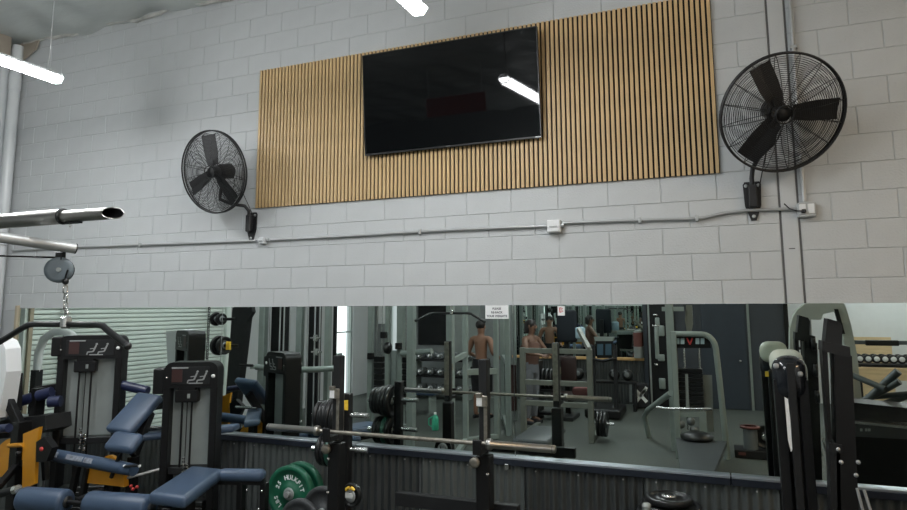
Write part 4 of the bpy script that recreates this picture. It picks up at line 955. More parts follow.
# ---- dumbbell rack on the rear wall
def dumbbell(c, ax, r_, L_, label, group, hmat='iron_black', emat='chrome'):
    c = Vector(c); ax = Vector(ax).normalized(); t = thing('dumbbell', label, 'dumbbell', c-up*r_, group)
    b = MB(); b.cyl(c-ax*L_*.25, c+ax*L_*.25, .016, 10); b.build('handle', 'chrome', t)
    for s_ in (-1, 1):
        b = MB(); b.lathe([(0, L_*.2), (r_*.8, L_*.2), (r_, L_*.23), (r_, L_*.46), (r_*.85, L_*.5), (0, L_*.5)], c, ax*s_, 18); h_ = b.build('head', hmat, t)
        b = MB(); b.lathe([(0, L_*.515), (r_*.55, L_*.515), (r_*.6, L_*.5), (r_*.6, L_*.49)], c, ax*s_, 16); b.build('end_plate', emat, h_)
    return t
#mat('iron_mid', (.17, .185, .19), .4, metal=.3)
Dr = 14.9; q = vt(436, 390, Dr)
dr = thing('dumbbell_rack', 'three-tier dumbbell rack reflected beneath the dark window', 'dumbbell rack', (q.x, q.y, 0))
tiers = [vz(436, 355, Dr)-.09, vz(436, 371, Dr)-.09, vz(436, 387, Dr)-.09]
XA, XB = vx(417, Dr), vx(470, Dr)
for i, z in enumerate(tiers):
    b = MB(); b.box(XA, XB, q.y-.2, q.y+.2, z-.05, z-.01, .005); b.build('shelf', 'steel_black2', dr)
    for k in range(6):
        px = 423.5+9.6*k; c_ = Vector((vx(px, Dr), q.y+.02, z+.085))
        dumbbell(c_, (0, 1, 0), (.088, .084, .08)[i], .33, '%s tier round-head dumbbell, %s from the left on the rear rack' % (('top', 'middle', 'bottom')[i], ORD[k]), 'dumbbells on the rear rack', 'iron_mid')
for x in (XA+.03, XB-.03): b = MB(); b.beam((x, q.y, 0), (x, q.y-.05, tiers[0]+.05), .06, .3); b.build('side_frame', 'steel_grey', dr)
# ---- dark window and pillar on the rear wall
b = MB(); b.box(vx(418, 15.5), vx(447, 15.5), YR+.002, YR+.03, vz(430, 345, 15.5), 2.75, .004)
w2 = struct(b.build('window_2', 'steel_dark'), 'dark window on the rear wall above the dumbbells')
b = MB(); b.box(vx(419, 15.5), vx(446, 15.5), YR+.03, YR+.034, vz(430, 344, 15.5), 2.7); b.build('pane', 'screen', w2)
b = MB(); b.box(vx(455, 15.5), vx(480, 15.5), YR+.002, YR+.12, 0, 2.9); struct(b.build('trim_8', 'shroud'), 'grey pillar on the rear wall')
b = MB(); b.box(vx(373.5, 15.2), vx(383, 15.2), YR+.04, YR+.05, vz(378, 324, 15.2), 2.6); tag(b.build('poster', 'white', org=(vx(378, 15.2), YR+.045, 1.9)), 'white poster on the rear wall near the doorway', 'poster')
# ---- blue-grey flat bench and a bottle
q = vfl(418, 413); fb = thing('flat_bench', 'flat bench with a blue-grey pad reflected below the dumbbell rack', 'bench', (q.x, q.y, 0))
b = MB(); b.rbox((q.x, q.y-.1, .43), (.42, 0, 0), (0, .22, 0), (0, 0, .045), .04); b.build('pad', 'blue_vinyl', fb)
for s_ in (-1, 1): b = MB(); b.beam((q.x+s_*.3, q.y-.1, 0), (q.x+s_*.3, q.y-.1, .39), .05, .3); b.build('leg', 'steel_grey', fb)
q = vfl(435.5, 430); bt = thing('water_bottle', 'teal plastic jug standing on the floor', 'bottle', q)
b = MB(); b.lathe([(0, 0), (.06, 0), (.066, .02), (.066, .2), (.05, .25), (.025, .27), (.025, .29), (0, .29)], q, up, 16); b.build('body', 'green_bright', bt)
b = MB(); b.tube([q+Vector((-.05, .02, .24)), q+Vector((-.115, .03, .2)), q+Vector((-.115, .03, .1)), q+Vector((-.06, .02, .06))], .014, 8); b.build('handle', 'green_bright', bt)
b = MB(); b.cyl(q+up*.285, q+up*.32, .028, 12); b.build('cap', 'white', bt)
# ---- grey posts of the next rack, with a black pad
q = vt(508, 400, 11.1); hr = thing('half_rack', 'grey half rack reflected beside the re-rack notice', 'rack', (q.x, q.y, 0))
for px, D_, w_ in ((508, 11.1, .085), (503, 12.6, .08), (515, 12.6, .07)): vpost(px, D_, w_, 0, 2.8, 'upright', 'steel_grey', hr)
qa, qb = vt(508, 360, 11.1), vt(503, 360, 12.6)
for z in (.06, 1.25, 2.75): b = MB(); b.beam((qa.x, qa.y, z), (qb.x, qb.y, z), .07, .08); b.build('side_beam', 'steel_grey', hr)
qc = vt(515, 360, 12.6); b = MB(); b.beam((qb.x, qb.y, 2.7), (qc.x, qc.y, 2.7), .07, .08); b.build('cross_beam', 'steel_grey', hr)
b = MB(); b.box(qc.x-.1, qc.x+.05, qc.y+.05, qc.y+.15, .2, 1.1, .02); b.build('red_guard', 'maroon', hr)
b = MB(); b.beam(vt(467, 398, 10.4), vt(457, 397, 10.4), .1, .1); b.build('knee_roller', 'navy_vinyl', hr) if 0 else None
# ---- bench press station, khaki-grey frame
q = vt(556, 440, 11.0); bs = thing('bench_station', 'grey plate-loaded bench station reflected behind the right rack post', 'exercise machine', (q.x, q.y, 0))
fx0, fx1 = vx(522, 11.0), vx(588, 11.0); fy = vt(556, 400, 11.0).y
for x in (fx0, fx1):
    b = MB(); b.box(x-.045, x+.045, fy-.045, fy+.045, 0, vz(556, 348, 11), .006); b.build('post', 'steel_olive', bs)
    b = MB(); b.beam((x, fy, .06), (x, fy-1.0, .06), .08, .09); b.build('base_rail', 'steel_olive', bs)
for py in (351, 383, 404): z = vz(556, py, 11); b = MB(); b.beam((fx0, fy, z), (fx1, fy, z), .07, .085); b.build('cross_bar', 'steel_olive', bs)
b = MB(); b.beam((fx1, fy, vz(588, 349, 11)), (fx1-.25, fy-.4, vz(588, 330, 11)), .07, .07); b.build('back_strut', 'steel_olive', bs)
q = vfl(540, 434, .42); b = MB(); b.rbox((q.x, q.y, .40), (.26, 0, 0), (0, .55, 0), (0, 0, .045), .04); b.build('bench_pad', 'bench_grey', bs)
b = MB(); b.beam((q.x, q.y+.4, 0), (q.x, q.y+.4, .36), .07, .09); b.beam((q.x, q.y-.4, 0), (q.x, q.y-.4, .36), .07, .09); b.beam((q.x, q.y-.5, .33), (q.x, q.y+.5, .33), .07, .05); b.build('bench_leg', 'steel_olive', bs)
z = vz(595, 422, 11.3); b = MB(); b.cyl((fx1, fy-.2, z), (fx1+.34, fy-.2, z), .024, 12); b.build('plate_peg', 'chrome', bs)
for k in range(3): plate((fx1+.09+.055*k, fy-.2, z), (1, 0, 0), .21, .048, 'iron_black', 'black plate on the bench station peg, %s from the frame' % ORD[k], 'weight_plate', 'plates on the bench station')
b = MB(); b.rbox(vt(582, 391, 11.2), (.16, 0, 0), (0, .1, 0), (0, 0, .07), .06); t_ = b.build('towel', 'towel', bs)
# ---- padded black station with a pale blue towel
q = vt(567, 400, 13.2); ps_ = thing('padded_station', 'black padded station with a pale blue towel reflected under the sticker', 'exercise machine', (q.x, q.y, 0))
b = MB(); b.rbox(vt(567, 326, 13.2), (.21, 0, 0), (0, .07, 0), (0, 0, .33), .06); b.build('back_pad', 'cloth_navy', ps_)
b = MB(); b.box(q.x-.05, q.x+.05, q.y-.15, q.y-.07, 0, 1.9, .008); b.box(q.x-.2, q.x+.2, q.y-.3, q.y+.4, .004, .08, .01); b.build('frame', 'steel_black2', ps_)
b = MB(); b.rbox(vt(580.5, 333, 13.1), (.10, 0, 0), (0, .05, 0), (0, 0, .12), .04); b.build('towel', 'glass_blue', ps_)
b = MB(); b.rbox((q.x, q.y+.25, .5), (.22, 0, 0), (0, .22, 0), (0, 0, .05), .04); b.build('seat_pad', 'maroon_pad', ps_)
b = MB(); b.rbox((q.x, q.y+.02, .95), (.22, 0, 0), (0, .06, 0), (0, 0, .3), .05); b.build('lower_pad', 'maroon_pad', ps_)
# ---- treadmill with twin screens
q = vt(605, 395, 13.8); tm = thing('treadmill', 'dark treadmill with blue screens reflected against the rear mirror', 'treadmill', (q.x, q.y, 0))
b = MB(); vpoly(b, [(594, 337), (614, 337), (613, 341), (595, 341)], 13.8, .15); b.build('console_top', 'steel_grey', tm)
b = MB(); vpoly(b, [(596, 341), (613, 341), (612, 358), (597, 358)], 13.8, .06); co = b.build('console', 'steel_dark', tm)
for px in (600.3, 608.5): b = MB(); vpoly(b, [(px-3, 344), (px+3, 344), (px+3, 355), (px-3, 355)], 13.78, .02); b.build('screen', 'screen_blue', co)
for px in (593.5, 615): b = MB(); a_ = vt(px, 345, 13.7); b.beam(a_, (a_.x, a_.y+.1, .1), .07, .08); b.build('upright', 'steel_black2', tm)
b = MB(); b.box(q.x-.33, q.x+.38, q.y-.4, q.y+.55, .02, .2, .03); b.build('deck', 'steel_dark', tm)
b = MB(); b.tube([vt(592, 359, 13.6), vt(603, 361, 13.4), vt(616, 358, 13.6)], .03, 8); b.build('handrail', 'steel_dark', tm)
# ---- kettlebell-like balls on a low rack by the rear wainscot
q = vt(601, 380, 14.6); kr = thing('medicine_ball_rack', 'low black rack along the rear wainscot holding dark balls', 'rack', (q.x, q.y, 0))
xa_, xb_ = vx(566, 14.6), vx(634, 14.6); zr = vz(600, 380, 14.6)
b = MB(); b.box(xa_, xb_, q.y-.16, q.y+.16, zr-.05, zr, .008); b.build('shelf', 'steel_black2', kr)
for x in (xa_+.05, xb_-.05): b = MB(); b.box(x-.03, x+.03, q.y-.14, q.y+.14, 0, zr-.05, .006); b.build('leg', 'steel_black2', kr)
for k, px in enumerate((577, 589, 612, 625)):
    c_ = Vector((vx(px, 14.6), q.y, zr+.125)); b = MB(); b.lathe([(.125*math.cos(a*PI/16-PI/2), .125*math.sin(a*PI/16-PI/2)) for a in range(17)], c_, up, 20); t = thing('medicine_ball', 'dark medicine ball on the low rear rack, %s from the left' % ORD[k], 'ball', c_-up*.125, 'medicine balls'); b.build('ball', 'iron_black', t)
    b = MB(); b.lathe([(0, .004), (.05, .002), (.055, 0)], c_+Vector((0, .121, .02)), (0, 1, 0), 14); b.build('badge', 'iron_mid', t)
# ---- red-topped canister on the cap rail, patterned bag, attachment board
q = Vector((vx(635.5, 15.2), YR+.13, 0)); zc0 = 1.066; t = thing('wipe_canister', 'grey canister with a red band on the rear cap rail', 'canister', (q.x, q.y, zc0))
b = MB(); b.cyl((q.x, q.y, zc0), (q.x, q.y, vz(635, 347, 15.2)), .10, 20); b.build('body', 'shroud', t)
b = MB(); b.cyl((q.x, q.y, vz(635, 347, 15.2)), (q.x, q.y, vz(635, 333, 15.2)), .10, 20); b.build('red_band', 'red_faded', t)
b = MB(); b.cyl((q.x, q.y, vz(635, 333, 15.2)), (q.x, q.y, vz(635, 331, 15.2)), .085, 20); b.build('lid', 'shroud', t)
q = vt(641, 402, 15.0); t = thing('patterned_bag', 'black bag with bold white strokes on the floor by the rear wall', 'bag', (q.x, q.y, 0))
zb0 = 0.01; zb1 = vz(641, 383, 15.0); b = MB(); b.rbox((q.x, q.y, (zb0+zb1)/2), (.17, 0, 0), (0, .12, 0), (0, 0, (zb1-zb0)/2), .05); b.build('body', 'cloth_black', t)
for a0, a1, ww in (((-.14, -.2), (.13, .16), .06), ((-.12, .16), (.14, -.12), .07), ((.04, .05), (.15, .2), .06), ((-.15, .05), (-.03, .0), .05)):
    zc_ = (zb0+zb1)/2; b = MB(); b.beam((q.x+a0[0], q.y+.123, zc_+a0[1]), (q.x+a1[0], q.y+.123, zc_+a1[1]), ww, .006, up=(0, 1, 0), ch=0); b.build('white_stroke', 'white', t)
b = MB(); vpoly(b, [(629.5, 383), (632, 383), (632, 402), (629.5, 402)], 15.2, .03); tag(b.build('board_offcut', 'shroud', org=vt(630.7, 402, 15.2)), 'narrow pale board leaning on the rear wainscot', 'board')
q = vt(656.5, 400, 15.2); ab = thing('attachment_board', 'tall black board of cable attachments beside the navy door', 'storage board', (q.x, q.y, 0))
ax0, ax1 = vx(645.5, 15.2), vx(671, 15.2); b = MB(); b.box(ax0, ax1, YR+.06, YR+.26, 0, 2.75, .01); b.build('panel', 'steel_dark', ab)
b = MB(); b.box(ax0+.03, ax0+.07, YR+.261, YR+.275, .05, 2.7, .003); b.build('edge_strip', 'shroud', ab)
for px, py, w_, h_ in ((657, 322, .05, .10), (656, 326, .09, .03), (656.5, 343, .045, .36), (661, 331, .07, .12), (661, 358, .075, .075), (662, 384, .07, .12), (655, 315, .05, .03), (656, 365, .04, .03)):
    c_ = vt(px, py, 15.15); b = MB(); b.rbox((c_.x, YR+.29, c_.z), (w_, 0, 0), (0, .03, 0), (0, 0, h_), .025); b.build('cable_attachment', 'steel_grey' if h_ > .04 else 'chrome', ab)
# ---- arch-framed stack machine
D_ = 10.35; q = vt(690, 440, D_+.3); am = thing('arch_stack_machine', 'grey arch-framed weight-stack machine reflected before the navy door', 'exercise machine', (q.x, q.y, 0))
y0_ = vt(690, 400, D_).y
zt_ = vz(690, 334, D_); x0_ = vx(672, D_); x1_ = vx(713.5, D_)
b = MB(); b.tube([(x0_, y0_, .02), (x0_, y0_, zt_), (x0_+.05, y0_, zt_+.0)], .05, 10) if 0 else b.box(x0_-.042, x0_+.042, y0_-.042, y0_+.042, 0, zt_+.042, .01); b.build('front_post', 'steel_grey', am)
pts = [Vector((x0_, y0_, zt_)), Vector((vx(700, D_), y0_, zt_))]+[Vector((vx(700, D_)+(x1_-vx(700, D_))*math.sin(a), y0_, zt_-.22*(1-math.cos(a)))) for a in (.3, .6, .9, 1.2, 1.5)]+[Vector((x1_+.03, y0_-.05, 1.1)), Vector((x1_+.08, y0_-.12, .02))]
b = MB(); b.tube(pts, .042, 10); b.build('arch_tube', 'steel_grey', am)
b = MB(); vpoly(b, [(674, 335), (709, 335), (711, 348), (674, 348)], D_+.05, .08); hd = b.build('header', 'steel_dark', am)
for px in (677.5, 682.5, 697.5, 702.5): b = MB(); vpoly(b, [(px-1.9, 338), (px+1.9, 338), (px+1.9, 344), (px-1.9, 344)], D_+.04, .005); b.build('placard', 'pale_blue', hd)
b = MB(); c_ = vt(690, 344.5, D_+.03); b.beam(c_, c_+Vector((-.04, 0, .1)), .02, .006, up=(0, 1, 0), ch=0); b.beam(c_, c_+Vector((.04, 0, .1)), .02, .006, up=(0, 1, 0), ch=0); b.build('red_mark', 'red', hd)
for px in (684.5, 699.5): q = vt(px, 360, D_+.12); b = MB(); b.cyl((q.x, q.y, .4), (q.x, q.y, zt_-.1), .012, 8); b.build('guide_rod', 'chrome', am)
for k in range(9):
    z = vz(687, 408, D_+.1)+k*.066; a_, c_ = vx(675, D_+.1), vx(699, D_+.1); b = MB(); b.box(a_, c_, y0_-.22, y0_-.06, z, z+.058, .006); b.build('weight_block', 'iron_black', am)
b = MB(); vpoly(b, [(685.2, 374), (688, 374), (689.5, 408), (686, 408)], D_+.04, .01); b.build('stack_strip', 'shroud', am)
b = MB(); vpoly(b, [(700, 375), (712, 375), (714, 432), (700, 432)], D_+.3, .01); b.build('rear_panel', 'shroud', am)
b = MB(); b.tube([vt(657, 407, D_-.2), vt(664, 408.5, D_-.25), vt(712, 409, D_-.25)], .022, 8); b.build('foot_bar', 'chrome', am)
b = MB(); vpoly(b, [(673, 412), (701, 412), (701, 417), (673, 417)], D_, .08); vpoly(b, [(699, 412), (706, 412), (707, 436), (700, 436)], D_, .08); b.build('lower_frame', 'steel_grey', am)
for px, py in ((681, 424), (691, 421), (694, 430)): b = MB(); q = vt(px, py, D_); b.lathe([(0, -.03), (.06, -.03), (.05, 0), (.06, .03), (0, .03)], q, (0, 1, 0), 14); b.build('pulley', 'iron_mid', am)
b = MB(); b.tube([vt(671, 393, D_), vt(660, 401, D_+.5), vt(648, 410, D_+1.1), vt(644.5, 416, D_+1.3), Vector((vx(643.5, D_+1.4), vt(643, 400, D_+1.4).y, .02))], .045, 10); b.build('side_brace', 'steel_grey', am)
vpost(671.5, D_+.5, .12, 0, 2.6, 'rear_column', 'steel_grey', am)
b = MB(); a_ = vt(662, 309, D_+.5); c_ = vt(684, 309, D_+.5); b.beam(a_, c_, .08, .07); b.build('cross_arm', 'steel_grey', am)
b = MB(); vpoly(b, [(686, 305), (692, 305), (693, 324), (691, 333), (687, 333), (685, 320)], D_+.6, .06); b.build('hanging_sleeve', 'steel_olive', am)
# low seat board in front of it
Q = [vfl(676, 438, .40), vfl(727, 441, .40), vfl(713, 474, .40), vfl(681, 474, .40)]
sb = thing('seat_board', 'dark grey tapered seat board low in front of the arch machine', 'bench', (sum(Q, Vector())/4).to_2d().to_3d())
b = MB(); cc = sum(Q, Vector())/4; b.prism([(p.x-cc.x, p.y-cc.y) for p in Q], Vector((cc.x, cc.y, .34)), (1, 0, 0), (0, 1, 0), .06); b.build('board', 'bench_grey', sb)
b = MB(); b.box(cc.x-.08, cc.x+.08, cc.y-.3, cc.y+.3, .005, .34, .01); b.build('pedestal', 'steel_dark', sb)
q = vfl(697, 436, .45); b = MB(); b.lathe([(0, 0), (.2, 0), (.22, .02), (.22, .06), (.12, .1), (0, .1)], (q.x, q.y, .405), up, 24); b.build('round_cushion', 'iron_black', sb)
# ---- plate horn with a red collar
q = vfl(753, 457); ph = thing('plate_horn', 'black plate horn with a red collar on a low platform', 'plate post', (q.x, q.y, 0))
b = MB(); b.box(q.x-.25, q.x+.75, q.y-.25, q.y+.15, .004, .12, .01); b.build('platform', 'steel_black2', ph)
b = MB(); b.cyl((q.x-.02, q.y, .12), (q.x-.02, q.y, vz(750, 427, 10.9)), .10, 18); b.build('sleeve', 'iron_mid', ph)
zz = vz(750, 427, 10.9); b = MB(); b.lathe([(.09, 0), (.14, 0), (.14, .035), (.09, .035)], (q.x-.02, q.y, zz), up, 20); b.build('collar', 'red_faded', ph)
for k in range(2): plate((q.x+.18+.3*k, q.y-.02, .30), (0, 1, 0), .17, .05, 'iron_black', 'black plate standing on the plate horn platform, %s' % ('near the red collar', 'further right')[k], 'weight_plate', 'plates on the platform')
b = MB(); b.box(q.x-.2, q.x-.1, q.y+.151, q.y+.156, .05, .09); b.build('red_label', 'red_faded', ph)
# ---- leg press with a grey arch
D_ = 8.3; q = vt(825, 440, D_); lg = thing('leg_press', 'large grey arched leg press reflected at the right', 'exercise machine', (q.x, q.y, 0))
b = MB(); vpoly(b, [(789, 440), (790, 328), (792.5, 318), (797, 310), (804, 304.5), (815, 302), (833, 300), (833, 312), (823, 314), (821, 320), (800, 319.5), (797, 324), (798, 440)], D_, .16); b.build('front_arch', 'steel_pale', lg)
b = MB(); vpoly(b, [(833, 300), (840, 300.5), (845, 305), (851, 325), (857, 355), (866, 440), (856, 440), (848, 365), (841, 325), (838, 312), (833, 312)], D_, .16); b.build('rear_arch', 'steel_pale', lg)
b = MB(); q0, q1 = vt(793.5, 440, D_), vt(861, 440, D_); 
for q_ in (q0, q1): b.box(q_.x-.06, q_.x+.06, q_.y-.16, q_.y, 0, q_.z+.01, .01)
b.build('lower_leg', 'steel_pale', lg)
b = MB(); q_ = vt(813.5, 360, D_); b.cyl((q_.x, q_.y-.08, 1.0), (q_.x, q_.y-.08, vz(813, 319, D_)), .012, 8); b.build('guide_rod', 'conduit', lg)
b = MB(); vpoly(b, [(844.5, 370), (849.5, 368), (851, 400), (848, 403)], D_-.1, .05); b.build('orange_guard', 'orange', lg)
b = MB(); vpoly(b, [(834, 309), (838, 309), (845, 334), (841, 334)], D_-.02, .05); b.build('gas_strut', 'steel_black2', lg)
for (a_, c_, r_) in (((853, 413), (898, 371), .055), ((856, 405), (899, 381), .05), ((852, 375), (885, 389), .045), ((880, 405), (930, 388), .045), ((866, 397), (930, 392), .04)):
    b = MB(); b.tube([vt(*a_, D_-.3), vt(*c_, D_-.5)], r_*.72, 10); b.build('sled_tube', 'steel_slate', lg)
for px in (853, 857, 880): q_ = vt(px, 410, D_-.3); b = MB(); b.beam(q_, (q_.x, q_.y, .02), .08, .08); b.build('tube_foot', 'steel_black2', lg)
q_ = vt(925, 390, D_-.5); b = MB(); b.beam((q_.x, q_.y, 0), (q_.x, q_.y, 1.45), .1, .1); b.build('tube_foot', 'steel_black2', lg)
D_ = 6.95; q = vt(890, 470, D_); sl = thing('sled_box', 'black sled box with a bright top edge reflected at the right edge', 'exercise machine', (q.x, q.y, 0))
b = MB(); vpoly(b, [(849, 402), (960, 413), (960, 424), (849, 420)], D_+.15, .4); b.build('back_board', 'steel_dark', sl)
b = MB(); vpoly(b, [(849, 420.5), (960, 431), (960, 433.5), (849, 423)], D_-.02, .3); b.build('top_edge', 'chrome', sl)
b = MB(); vpoly(b, [(850, 423), (960, 433), (960, 442), (850, 436)], D_, .3); fp = b.build('face_panel', 'steel_black3', sl)
b = MB(); vpoly(b, [(852, 436), (960, 442), (960, 520), (852, 500)], D_+.08, .3); b.build('lower_body', 'steel_dark', sl)
q_ = vt(905, 500, D_+.2); b = MB(); b.box(vx(856, D_+.2), vx(955, D_+.2), q_.y-.1, q_.y+.1, 0, q_.z+.05, .01); b.build('plinth', 'steel_dark', sl)
for px in (861, 866, 869): b = MB(); vpoly(b, [(px-1, 428.5), (px+1.2, 428.5), (px+1.2, 431), (px-1, 431)], D_-.012, .01); b.build('marking', 'shroud', fp)
# ---- right-hand dumbbell rack with a pine board, on the white wall
Dr = 15.2; q = vt(885, 380, Dr); d2_ = thing('dumbbell_rack', 'black dumbbell rack with chrome dumbbells before the white wall', 'dumbbell rack', (q.x, q.y, 0))
XA, XB = vx(849, Dr), vx(935, Dr)
za_, zb_ = vz(880, 363.5, Dr), vz(880, 345, Dr)
b = MB(); b.box(XA, XB, q.y-.22, q.y+.22, za_-.05, za_, .006); b.build('shelf', 'steel_dark', d2_)
b = MB(); b.box(XA, XB, q.y-.25, q.y-.17, zb_, zb_+.08, .006); b.build('back_rail', 'steel_slate', d2_)
b = MB(); b.box(vx(864, Dr), vx(897, Dr), q.y-.2, q.y-.1, zb_-.02, zb_+.09, .01); b.build('upper_bar', 'steel_dark', d2_)
b = MB(); b.box(XA, XB, q.y+.02, q.y+.24, za_-.30, za_-.06, .006); b.build('wood_front', 'pine', d2_)
for x in (XA+.05, XB-.05): b = MB(); b.box(x-.04, x+.04, q.y-.22, q.y+.2, 0, za_-.05, .006); b.build('leg', 'steel_dark', d2_)
for k in range(9):
    c_ = Vector((vx(854+8.2*k, Dr), q.y, za_+.1)); dumbbell(c_, (0, 1, 0), .085, .34, 'chrome and black dumbbell on the right rack, %s from its left end' % ORD[k], 'dumbbells on the right rack', 'iron_black', 'white')
q = vt(868, 345, 16.6); b = MB(); b.box(vx(850, 16.6), vx(888, 16.6), q.y-.03, q.y, 0.0, vz(868, 337, 16.6)); tag(b.build('pine_board', 'pine', org=(q.x, q.y, 0)), 'pale pine board leaning behind the right dumbbell rack', 'board')
# wall shelf left of the arch
q = vt(790, 345, 15.8); sh = thing('wall_shelf', 'small dark two-tier shelf with a pale box reflected beside the arch', 'shelf', (q.x, q.y, 0))
for py in (333, 348): z = vz(790, py, 15.8); b = MB(); b.box(vx(780, 15.8), vx(800, 15.8), q.y-.2, q.y+.2, z-.02, z+.02, .003); b.build('shelf_board', 'steel_dark', sh)
for px in (780.5, 799.5): b = MB(); b.box(vx(px, 15.8)-.02, vx(px, 15.8)+.02, q.y-.2, q.y+.2, 0, vz(790, 332, 15.8), .003); b.build('side', 'steel_dark', sh)
b = MB(); z = vz(790, 348, 15.8)+.021; b.box(vx(786, 15.8), vx(791, 15.8), q.y-.1, q.y+.12, z, z+.17, .01); tag(b.build('storage_box', 'pale_blue', org=(vx(788, 15.8), q.y, z)), 'pale blue box on the small dark shelf', 'box')

# white curved arm of the machine by the roll-up door
D_ = 5.85; pts = [vt(px, py, D_) for px, py in ((38, 372), (40, 352), (45, 339), (54, 332), (64, 331), (73, 335), (78, 343))]
wa = thing('white_arm_machine', 'white curved machine arm reflected before the roll-up door', 'exercise machine', (pts[0].x, pts[0].y, 0))
b = MB(); b.tube(pts, .05, 12); b.build('curved_arm', 'white', wa)
b = MB(); q = pts[0]; b.beam(q+up*.03, (q.x, q.y, .02), .1, .1); b.box(q.x-.25, q.x+.3, q.y-.3, q.y+.2, .004, .07, .01); b.build('stand', 'steel_black2', wa)
b = MB(); q = pts[-1]; b.rbox(q-up*.05, (.05, 0, 0), (0, .05, 0), (0, 0, .06), .045); b.build('hand_grip', 'black_plastic', wa)
# dark plate rack behind the bench station
q = vt(556, 400, 13.0); dk = thing('plate_toaster', 'low black rack of upright plates reflected behind the bench station', 'plate rack', (q.x, q.y, 0))
xa_, xb_ = vx(537, 12.9), vx(556, 12.9)
for z in (.1, .55): b = MB(); b.box(xa_, xb_, q.y-.2, q.y+.2, z, z+.05, .006); b.build('rail', 'steel_dark', dk)
for x in (xa_, xb_): b = MB(); b.box(x-.03, x+.03, q.y-.2, q.y+.2, 0, 1.15, .006); b.build('end_frame', 'steel_dark', dk)
for k in range(4): plate((xa_+.09+.085*k, q.y, .60+.2), (1, 0, 0), .2, .05, 'iron_black', 'black plate upright in the low rear rack, %s from the left' % ORD[k], 'weight_plate', 'plates in the low rear rack')
# ---- people
def person(label, loc, H, rotz, J, parts, skin, hair_long, clothes):
    """J: joint -> (x right, y forward, z up) in units of body height; one skinned body"""
    root = thing('person', label, 'person', loc)
    Rm = Matrix.Translation(Vector(loc)) @ Matrix.Rotation(rotz, 4, 'Z') @ Matrix.Scale(H, 4)
    names = list(J); me = bpy.data.meshes.new('body'); edges = [(names.index(a), names.index(c_)) for a, c_ in parts]
    me.from_pydata([Vector(J[n_][0]) for n_ in names], edges, [])
    o = bpy.data.objects.new('tmp', me); COL.objects.link(o)
    md = o.modifiers.new('s', 'SKIN'); md.use_smooth_shade = True; md.branch_smoothing = .6
    for i, n_ in enumerate(names):
        sv = me.skin_vertices[0].data[i]; r_ = J[n_][1]; sv.radius = r_ if isinstance(r_, tuple) else (r_, r_); sv.use_root = (n_ == 'pelvis')
    o.modifiers.new('u', 'SUBSURF').levels = 1
    dg = bpy.context.evaluated_depsgraph_get(); m2_ = bpy.data.meshes.new_from_object(o.evaluated_get(dg)); bpy.data.objects.remove(o)
    b = MB(Rm); b.add([v.co.copy() for v in m2_.vertices], [tuple(f_.vertices) for f_ in m2_.polygons], True); bpy.data.meshes.remove(m2_)
    hc = Vector(J['head'][0]); fw = Vector(J['face'][0])-hc; fw.normalize(); sd = fw.cross(up).normalized(); uq = sd.cross(fw)
    b.rbox(hc+fw*.048-uq*.006, sd*.008, fw*.014, uq*.016, .007, 2)                           # nose
    for s_ in (-1, 1): b.rbox(hc+sd*s_*.046-fw*.002, sd*.006, fw*.010, uq*.017, .006, 2)   # ears
    b.build('body', skin, root)
    for s_ in (-1, 1): e_ = MB(Rm); e_.rbox(hc+fw*.043+sd*s_*.017+uq*.01, sd*.006, fw*.004, uq*.004, .0038, 2); e_.build('eye', 'ink', root)
    e_ = MB(Rm); e_.rbox(hc+fw*.042-uq*.032, sd*.014, fw*.003, uq*.004, .003, 2); e_.build('mouth', 'maroon', root)
    h_ = MB(Rm); h_.rbox(hc-fw*.012+uq*.022, sd*.05, fw*.05, uq*.046, .045, 4)
    if hair_long: h_.rbox(hc-fw*.04-uq*.01, sd*.052, fw*.03, uq*.06, .028, 3)
    h_.build('hair', 'hair', root)
    for nm, material, segs in clothes:
        c_ = MB(Rm)
        for pts_, rs in segs: c_.tube(pts_, rs, 12)
        c_.build(nm, material, root)
    return root
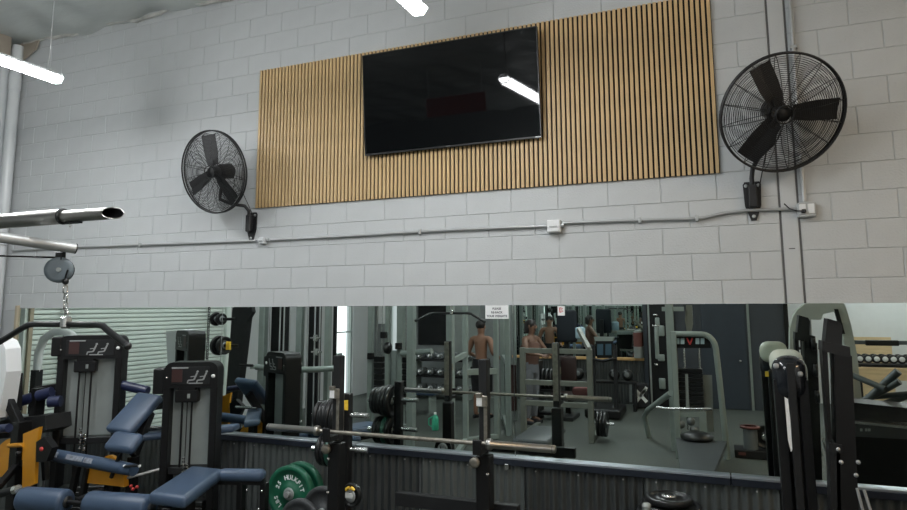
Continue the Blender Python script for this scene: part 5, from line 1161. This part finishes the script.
def skeleton(arms, legs, lean=0.0):
    J = {'pelvis': ((0, 0, .52), (.085, .06)), 'waist': ((0, lean*.4, .61), (.075, .055)), 'chest': ((0, lean, .72), (.095, .062)), 'collar': ((0, lean*1.2, .81), (.06, .045)),
         'neck': ((0, lean*1.3, .845), .033), 'head': ((0, lean*1.4+.005, .925), (.046, .055)), 'crown': ((0, lean*1.4, .965), (.035, .04)), 'face': ((0, lean*1.4+.05, .925), .012)}
    P_ = [('pelvis', 'waist'), ('waist', 'chest'), ('chest', 'collar'), ('collar', 'neck'), ('neck', 'head'), ('head', 'crown')]
    for s_, sn in ((-1, 'l'), (1, 'r')):
        sh_, el, wr_ = arms[sn]
        J['sh'+sn] = (sh_, .04); J['el'+sn] = (el, .026); J['wr'+sn] = (wr_, .018)
        d = (Vector(wr_)-Vector(el)).normalized(); side = d.orthogonal().normalized(); pal = Vector(wr_)+d*.03
        J['pa'+sn] = (tuple(pal), (.022, .012))
        P_ += [('collar', 'sh'+sn), ('sh'+sn, 'el'+sn), ('el'+sn, 'wr'+sn), ('wr'+sn, 'pa'+sn)]
        for k in range(4):
            o_ = side*((k-1.5)*.0115); L_ = (.036, .042, .040, .032)[k]; a_ = pal+d*.018+o_; c_ = a_+d*L_*.55; e_ = c_+d*L_*.4+side.cross(d)*.012
            for i_, q_ in enumerate((a_, c_, e_)): J['f%s%d%d' % (sn, k, i_)] = (tuple(q_), .0052-.0006*i_)
            P_ += [('pa'+sn, 'f%s%d0' % (sn, k)), ('f%s%d0' % (sn, k), 'f%s%d1' % (sn, k)), ('f%s%d1' % (sn, k), 'f%s%d2' % (sn, k))]
        t0 = Vector(wr_)+d*.02-side*.022; t1 = t0+d*.024-side*.014
        J['t%s0' % sn] = (tuple(t0), .007); J['t%s1' % sn] = (tuple(t1), .0055); P_ += [('pa'+sn, 't%s0' % sn), ('t%s0' % sn, 't%s1' % sn)]
        hp, kn, an = legs[sn]
        J['hp'+sn] = (hp, .06); J['kn'+sn] = (kn, .037); J['an'+sn] = (an, .023); J['to'+sn] = ((an[0], an[1]+.09, .018), (.024, .016))
        P_ += [('pelvis', 'hp'+sn), ('hp'+sn, 'kn'+sn), ('kn'+sn, 'an'+sn), ('an'+sn, 'to'+sn)]
    return J, P_
stand = {'l': ((-.05, 0, .49), (-.06, .015, .27), (-.065, 0, .045)), 'r': ((.05, 0, .49), (.06, .01, .27), (.07, -.01, .045))}
def clothes_for(J, tops=None, low='cloth_black', long_=False):
    v = lambda n_: J[n_][0]
    segs = [([(0, 0, .60), (0, 0, .54), (0, 0, .48)], [.088, .095, .09])]
    for sn in 'lr':
        hp, kn, an = Vector(v('hp'+sn)), Vector(v('kn'+sn)), Vector(v('an'+sn))
        segs.append(([hp+Vector((0, 0, .02)), hp.lerp(kn, .5), kn] + ([kn.lerp(an, .5), an+Vector((0, 0, .02))] if long_ else []), [.07, .062, .052]+([.046, .038] if long_ else [])))
    out = [('trousers' if long_ else 'shorts', low, segs)]
    out.append(('shoes', 'cloth_black', [([(v('an'+sn)[0], v('an'+sn)[1]-.03, .016), (v('an'+sn)[0], v('an'+sn)[1]+.04, .02), (v('an'+sn)[0], v('an'+sn)[1]+.1, .014)], [.018, .026, .018]) for sn in 'lr']))
    if tops: out.append(('tank_top', tops, [([(0, 0, .55), v('waist'), v('chest'), (0, v('chest')[1]*1.1, .775)], [.092, .086, .105, .075])]))
    return out
arms1 = {'l': ((-.105, 0, .80), (-.15, -.03, .66), (-.17, .10, .60)), 'r': ((.105, 0, .80), (.155, .0, .655), (.14, .11, .62))}
J, P_ = skeleton(arms1, stand, -.005)
Dp = 12.6; q = vt(482, 400, Dp); H1 = vz(482, 320, Dp)
person('shirtless person in black shorts seen from behind, left in the mirror', (q.x, q.y, 0), H1/.995, PI+.15, J, P_, 'skin', False, clothes_for(J))
arms2 = {'l': ((-.105, .02, .80), (-.16, .09, .68), (-.10, .20, .66)), 'r': ((.105, .02, .80), (.15, .10, .68), (.09, .21, .65))}
J, P_ = skeleton(arms2, stand, .025)
Dp = 12.4; q = vt(530, 400, Dp); H2 = vz(530, 319, Dp)
person('dark-haired person in a brown top and grey trousers, right in the mirror', (q.x, q.y, 0), H2/.995, PI+1.9, J, P_, 'skin_dark', True, clothes_for(J, 'cloth_brown', 'cloth_grey', True))
